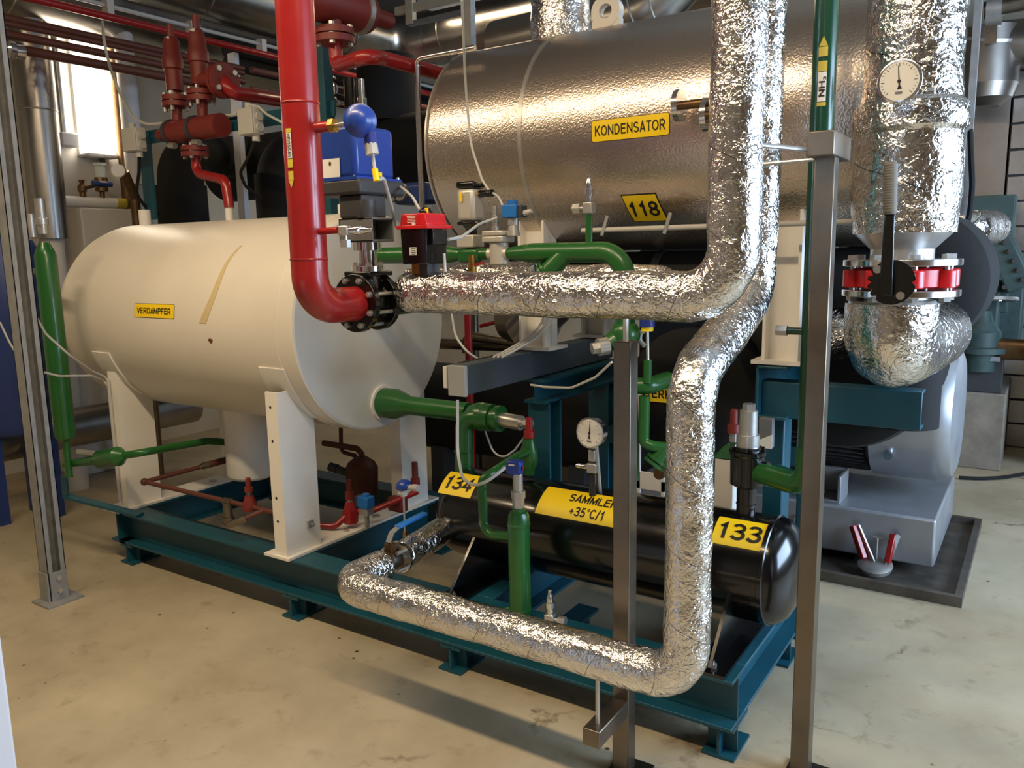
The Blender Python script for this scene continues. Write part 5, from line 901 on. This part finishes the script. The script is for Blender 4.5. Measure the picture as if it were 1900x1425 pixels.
for k, (px, py, r) in enumerate(((475, 100, .07), (475, 128, .05))):
    q = A(px, py, x=-4.95); tag(O('black_pipe', MB().cyl((-4.95, q.y-.25, q.z), (-4.95, 6.6, q.z), r, n=20), 'rubber'), ['upper', 'lower'][k]+' black insulated pipe running level high behind the red safety valves', 'pipe')
bk = T('fork_handle', 'black forked lever above the copper pipes', 'lever', A(640, 155, y=3.2)); q = A(655, 155, y=3.2)
for dz in (0, .075): O('tine', MB().tube([q+V((0, 0, -dz)), q+V((-.08, 0, .01-dz)), q+V((-.17, 0, .045-dz))], .014, 10, .1), 'black', bk)
O('hub', MB().cyl(q-V((0, 0, .12)), q+V((0, 0, .02)), .05), 'black', bk); O('spindle', MB().cyl(q-V((0, 0, .9)), q-V((0, 0, .1)), .02), 'black', bk); q = A(672, 190, y=3.1); O('stem', MB().lathe(q-V((0, 0, .09)), (0, 0, 1), [(0, .016), (.06, .018), (.061, .024), (.11, .024), (.112, .016), (.2, .016)], 12), 'bright_steel', bk)
service_valve('steel service valve on the copper pipe above the blue actuator', A(622, 188, y=3.2), (0, 0, 1), (.4, -1, 0), 1.5)
ba = T('blue_actuator', 'blue motor actuator with round grey plugs behind the red lidded actuator', 'actuator', A(770, 358, y=3.1)); q = A(775, 360, y=3.1)
O('body', MB().box(q, (.2, .14, .1)), 'tank_blue', ba, .02); O('plug', MB().ring(q+V((-.085, -.1, .005)), (0, 1, 0), .042, .026, .05, 24), 'mid_grey', ba); O('plug', MB().ring(q+V((-.03, -.1, .005)), (0, 1, 0), .04, .026, .04, 24), 'mid_grey', ba)
# ================================================================== far left: blue tank, green column, lagged pipe
bt = T('blue_tank', 'dark blue upright tank on legs at the left edge, behind the strut post', 'tank', (-4.95, 2.28, 0)); O('shell', MB().lathe((-4.95, 2.28, .5), (0, 0, 1), [(0, .1), (.03, .17), (.08, .2), (1.05, .2), (1.12, .17), (1.16, .1), (1.18, .03)], 36), 'tank_blue', bt)
for dx, dy in ((.12, .1), (-.12, .1), (0, -.15)): O('leg', MB().bb(-4.95+dx-.03, -4.95+dx+.03, 2.28+dy-.03, 2.28+dy+.03, 0, .6), 'tank_blue', bt)
q = A(60, 440, x=-4.5); O('fitting', MB().cyl(q, q+V((0, 0, .12)), .03), 'steel', bt)
gc_ = T('oil_column', 'tall green upright cylinder at the left end of the white tank', 'column', (-3.92, 2.0, .5)); qt, qb = A(86, 462, y=2.0), A(117, 800, y=2.0); cx0 = (qt.x+qb.x)/2
O('cylinder', MB().lathe((cx0, 2.0, qb.z-.05), (0, 0, 1), [(0, .02), (.02, .042), (.05, .048), (qt.z-qb.z+.02, .048), (qt.z-qb.z+.05, .036), (qt.z-qb.z+.08, .022)], 28), 'green', gc_); O('drain', MB().cyl((cx0, 2.0, .46), (cx0, 2.0, qb.z-.03), .016), 'green', gc_)
q = A(76, 440, y=2.0); O('top_fitting', MB().lathe((cx0, 2.0, qt.z+.07), (0, 0, 1), [(0, .02), (.04, .022), (.041, .028), (.07, .028), (.072, .022), (.16, .022)], 12), 'steel', gc_); q = A(60, 505, y=2.0); O('branch', MB().cyl((cx0, 2.0, q.z), (cx0-.25, 2.05, q.z), .018), 'green', gc_)
gp = T('oil_return_pipe', 'green pipe with a fat filter body passing in front of the left tank leg', 'pipe', A(190, 850, z=.47)); P0, P1, P2, P3 = A(120, 862, y=2.02), A(180, 853, y=2.05), A(212, 848, y=2.07), A(385, 818, y=2.5)
O('pipe', MB().tube([P2, A(262, 840, y=2.12), P3, A(440, 822, y=2.66)], .018, 18, .05), 'green', gp); O('filter_body', MB().lathe(P1, P2-P1, [(-.02, .02), (0, .03), (.02, .044), ((P2-P1).length+.03, .046), ((P2-P1).length+.05, .03), ((P2-P1).length+.07, .018)], 24), 'green', gp)
O('spindle', MB().cyl(P0, P1, .016, .024), 'green', gp); q = A(145, 838, y=2.02); O('fitting', MB().cyl(q, P1+V((0, 0, .03)), .014), 'steel', gp)
tag(O('lagged_pipe', MB().cyl((-5.2, 1.0, A(100, 800, x=-5.2).z), (-5.2, 3.6, A(100, 800, x=-5.2).z), .125, n=32), 'duct'), 'silver lagged pipe running level near the floor at the left', 'pipe')
for k, pts in enumerate(([A(60, 575, y=1.78), A(85, 620, y=1.84), A(130, 660, y=1.93), A(170, 688, y=2.1), A(197, 700, y=2.19), A(202, 715, y=2.19)], [A(78, 690, y=1.8), A(110, 698, y=1.88), A(170, 697, y=2.08), A(192, 706, y=2.19), A(200, 716, y=2.19)], [A(0, 598, x=-4.4), A(15, 630, x=-4.35), A(32, 660, x=-4.3)])):
    cable(['thin pale cable slung from the strut post to the left tank leg', 'lower pale cable joining the left tank leg', 'thin pale cable hanging at the left edge'][k], pts, .005, bend=.1)
x = -3.80
tag(O('conduit', MB().cyl((x-.02, 2.19, .3), (x-.02, 2.19, .92), .008, n=10), 'grey_plastic'), 'pale conduit running up the left tank leg', 'conduit')
# ================================================================== oil lines under the evaporator
ol = T('oil_line', 'brown oil pipe with steel couplings running under the white tank from the sump', 'pipe', (-3.5, 2.3, .45)); K0 = A(268, 894, z=.445); K1 = A(436, 849, z=.47); K2 = V((-2.62, K0.y, .445))
O('pipe', MB().tube([K1, K0], .011, 14), 'brown', ol); O('pipe', MB().cyl(K0, K2, .011, n=14), 'brown', ol); O('elbow_joint', MB().ball(K0, .018), 'brown', ol); O('thick_end', MB().cyl(K1.lerp(K0, .3), K1, .017), 'brown', ol); q = K1.lerp(K0, .38); q2 = K1.lerp(K0, .3)
O('coupling', MB().cyl(q, q2, .018, n=6).cyl(K1.lerp(K0, .42), q, .012), 'brushed', ol)
def along(px): return V((A(px, 930, y=K0.y).x, K0.y, .445))
a = along(415); O('coupling', MB().cyl(a, along(430), .016, n=6), 'brushed', ol); a = along(425); O('strainer', MB().lathe(a+V((0, -.01, -.1)), (0, 0, 1), [(0, .018), (.01, .026), (.035, .026), (.036, .02), (.1, .02)], 18), 'brushed', ol)
a = along(463); O('valve_body', MB().lathe(a-V((0, 0, .015)), (0, 0, 1), [(0, .03), (.03, .03), (.05, .022), (.065, .018)], 8), 'oxide', ol); O('collar', MB().cyl(a+V((0, 0, .048)), a+V((0, 0, .068)), .013), 'brushed', ol); O('cap', MB().lathe(a+V((0, 0, .066)), (0, 0, 1), [(0, .018), (.02, .018), (.021, .012), (.06, .011), (.063, .007)], 14), 'oxide', ol)
a = along(490); O('branch', MB().cyl(a, a+V((-.06, -.05, -.03)), .01), 'brown', ol); O('branch_coupling', MB().cyl(a+V((-.06, -.05, -.03)), a+V((-.12, -.1, -.06)), .016, n=6), 'brushed', ol)
rv = T('oil_valve_line', 'red oil line with stop valve and caps behind the front right tank leg', 'pipe', (-2.4, 2.5, .4)); V0 = A(585, 975, y=2.45); V1 = A(622, 977, y=2.48); V2 = A(650, 950, y=2.55); V3 = A(690, 948, y=2.62); V4 = A(775, 912, y=2.8)
O('pipe', MB().tube([V0, V1, V2, V3, V4], .014, 16, .03), 'red', rv); O('valve_body', MB().lathe(V2-V((0, 0, .05)), (0, 0, 1), [(0, .034), (.05, .036), (.08, .024), (.1, .018)], 8), 'red', rv); O('collar', MB().cyl(V2+V((0, 0, .045)), V2+V((0, 0, .062)), .014), 'steel', rv); O('cap', MB().lathe(V2+V((0, 0, .06)), (0, 0, 1), [(0, .02), (.035, .02), (.037, .013), (.09, .012), (.093, .008)], 14), 'oxide', rv)
O('valve_body', MB().box(A(738, 935, y=2.75), (.09, .05, .07)), 'oxide', rv, .01); q = A(770, 880, y=2.85); O('cap', MB().lathe(q-V((0, 0, .08)), (0, 0, 1), [(0, .022), (.06, .022), (.062, .015), (.14, .014)], 14), 'oxide', rv)
bc = T('oil_solenoid', 'small solenoid with a blue square coil behind the front right tank leg', 'valve', A(680, 960, y=2.5)); q = A(679, 931, y=2.5); O('coil', MB().box(q, (.06, .05, .052)), 'bright_blue', bc, .005); O('coil_cap', MB().cyl(q+V((0, 0, .026)), q+V((0, 0, .036)), .017), 'bright_blue', bc); O('stem', MB().box(q-V((0, 0, .042)), (.05, .04, .03)).cyl(q-V((0, 0, .12)), q-V((0, 0, .04)), .011), 'steel', bc); O('plug', MB().box(q-V((.04, 0, 0)), (.02, .04, .045)), 'dark_grey', bc)
op = T('oil_pot', 'brown oil separator pot with piping behind the rear right tank leg', 'pot', A(672, 930, y=3.0)); q = A(674, 930, y=3.0); q2 = A(672, 858, y=3.0); O('pot', MB().lathe((q.x, 3.0, .27), (0, 0, 1), [(0, .08), (q2.z-.27-.03, .085), (q2.z-.27, .07), (q2.z-.24, .03)], 28), 'brown', op)
O('pipe', MB().tube([A(600, 822, y=2.98), A(662, 832, y=3.0), A(672, 842, y=3.0), (q.x, 3.0, q2.z)], .016, 12, .03), 'brown', op); O('pipe', MB().tube([A(632, 780, y=3.0), A(633, 838, y=3.0), A(660, 846, y=3.0)], .011, 12, .03), 'brown', op); O('pressure_switch', MB().cyl(A(646, 878, y=2.96), A(626, 870, y=2.94), .02).cyl(A(626, 870, y=2.94), A(612, 866, y=2.93), .024), 'dark_grey', op)
# ================================================================== behind the middle: pump and pipework
rp = tag(O('red_pipe', MB().cyl(A(868, 580, y=3.7)+V((0, 0, .3)), V((A(868, 580, y=3.7).x, 3.7, 0)), .022), 'red'), 'thin red upright pipe behind the trunking beam', 'pipe')
pm = T('cream_pump', 'cream coloured pump with flanged casing in the back, behind the teal column', 'pump', A(980, 800, y=4.6)); q = A(990, 710, y=4.6)
O('casing', MB().lathe(q-V((0, .15, 0)), (0, 1, 0), [(0, .12), (.02, .2), (.2, .22), (.3, .16)], 28), 'wall_cream', pm); O('base', MB().bb(q.x-.45, q.x+.5, 4.4, 4.9, 0, q.z-.18), 'wall_cream', pm, .01); O('motor', MB().cyl(q+V((.1, 0, 0)), q+V((.6, 0, 0)), .15, n=28), 'old_green', pm); O('flange', MB().cyl(q+V((.1, 0, 0)), q+V((.13, 0, 0)), .2, n=28), 'wall_cream', pm)
O('terminal_box', MB().bb(q.x+.38, q.x+.52, 4.4, 4.5, q.z-.08, q.z+.12), 'pale_grey', pm)
wv = T('water_pipework', 'steel water pipes with a brass valve in the back, above the trunking beam', 'pipe', A(930, 640, y=4.2)); q = A(930, 640, y=4.2)
O('pipe', MB().cyl(q-V((.9, 0, .02)), q+V((.5, 0, 0)), .035), 'brushed', wv); O('pipe', MB().cyl(V((q.x-.25, 4.25, 0)), V((q.x-.25, 4.25, 1.8)), .035), 'brushed', wv); O('loop', MB().tube([q+V((-.2, -.1, -.05)), q+V((-.2, -.1, .06)), q+V((.3, -.1, .02))], .03, 14, .05), 'brushed', wv); O('flange', MB().cyl(q+V((.12, -.1, .2)), q+V((.42, -.1, .2)), .15, n=28), 'panel_steel', wv); O('handle', MB().tube([q+V((-.05, -.15, .13)), q+V((.08, -.15, .16)), q+V((.18, -.15, .1))], .012, 10, .05), 'red', wv)
O('lagging', MB().cyl(q+V((.35, -.3, .1)), q+V((.75, -.3, .45)), .12, n=24), 'duct', wv)
# pale cabinet at the near left
pc = T('pale_cabinet', 'pale grey cabinet edge at the bottom left corner, close to the camera', 'cabinet', (-1.8, .4, 0)); e = A(22, 1330, y=.62)
O('body', MB().bb(e.x-.6, e.x, .1, .62, .05, 1.15), 'pale_grey', pc, .006); O('base', MB().bb(e.x-.58, e.x-.02, .12, .6, 0, .05), 'dark_grey', pc)
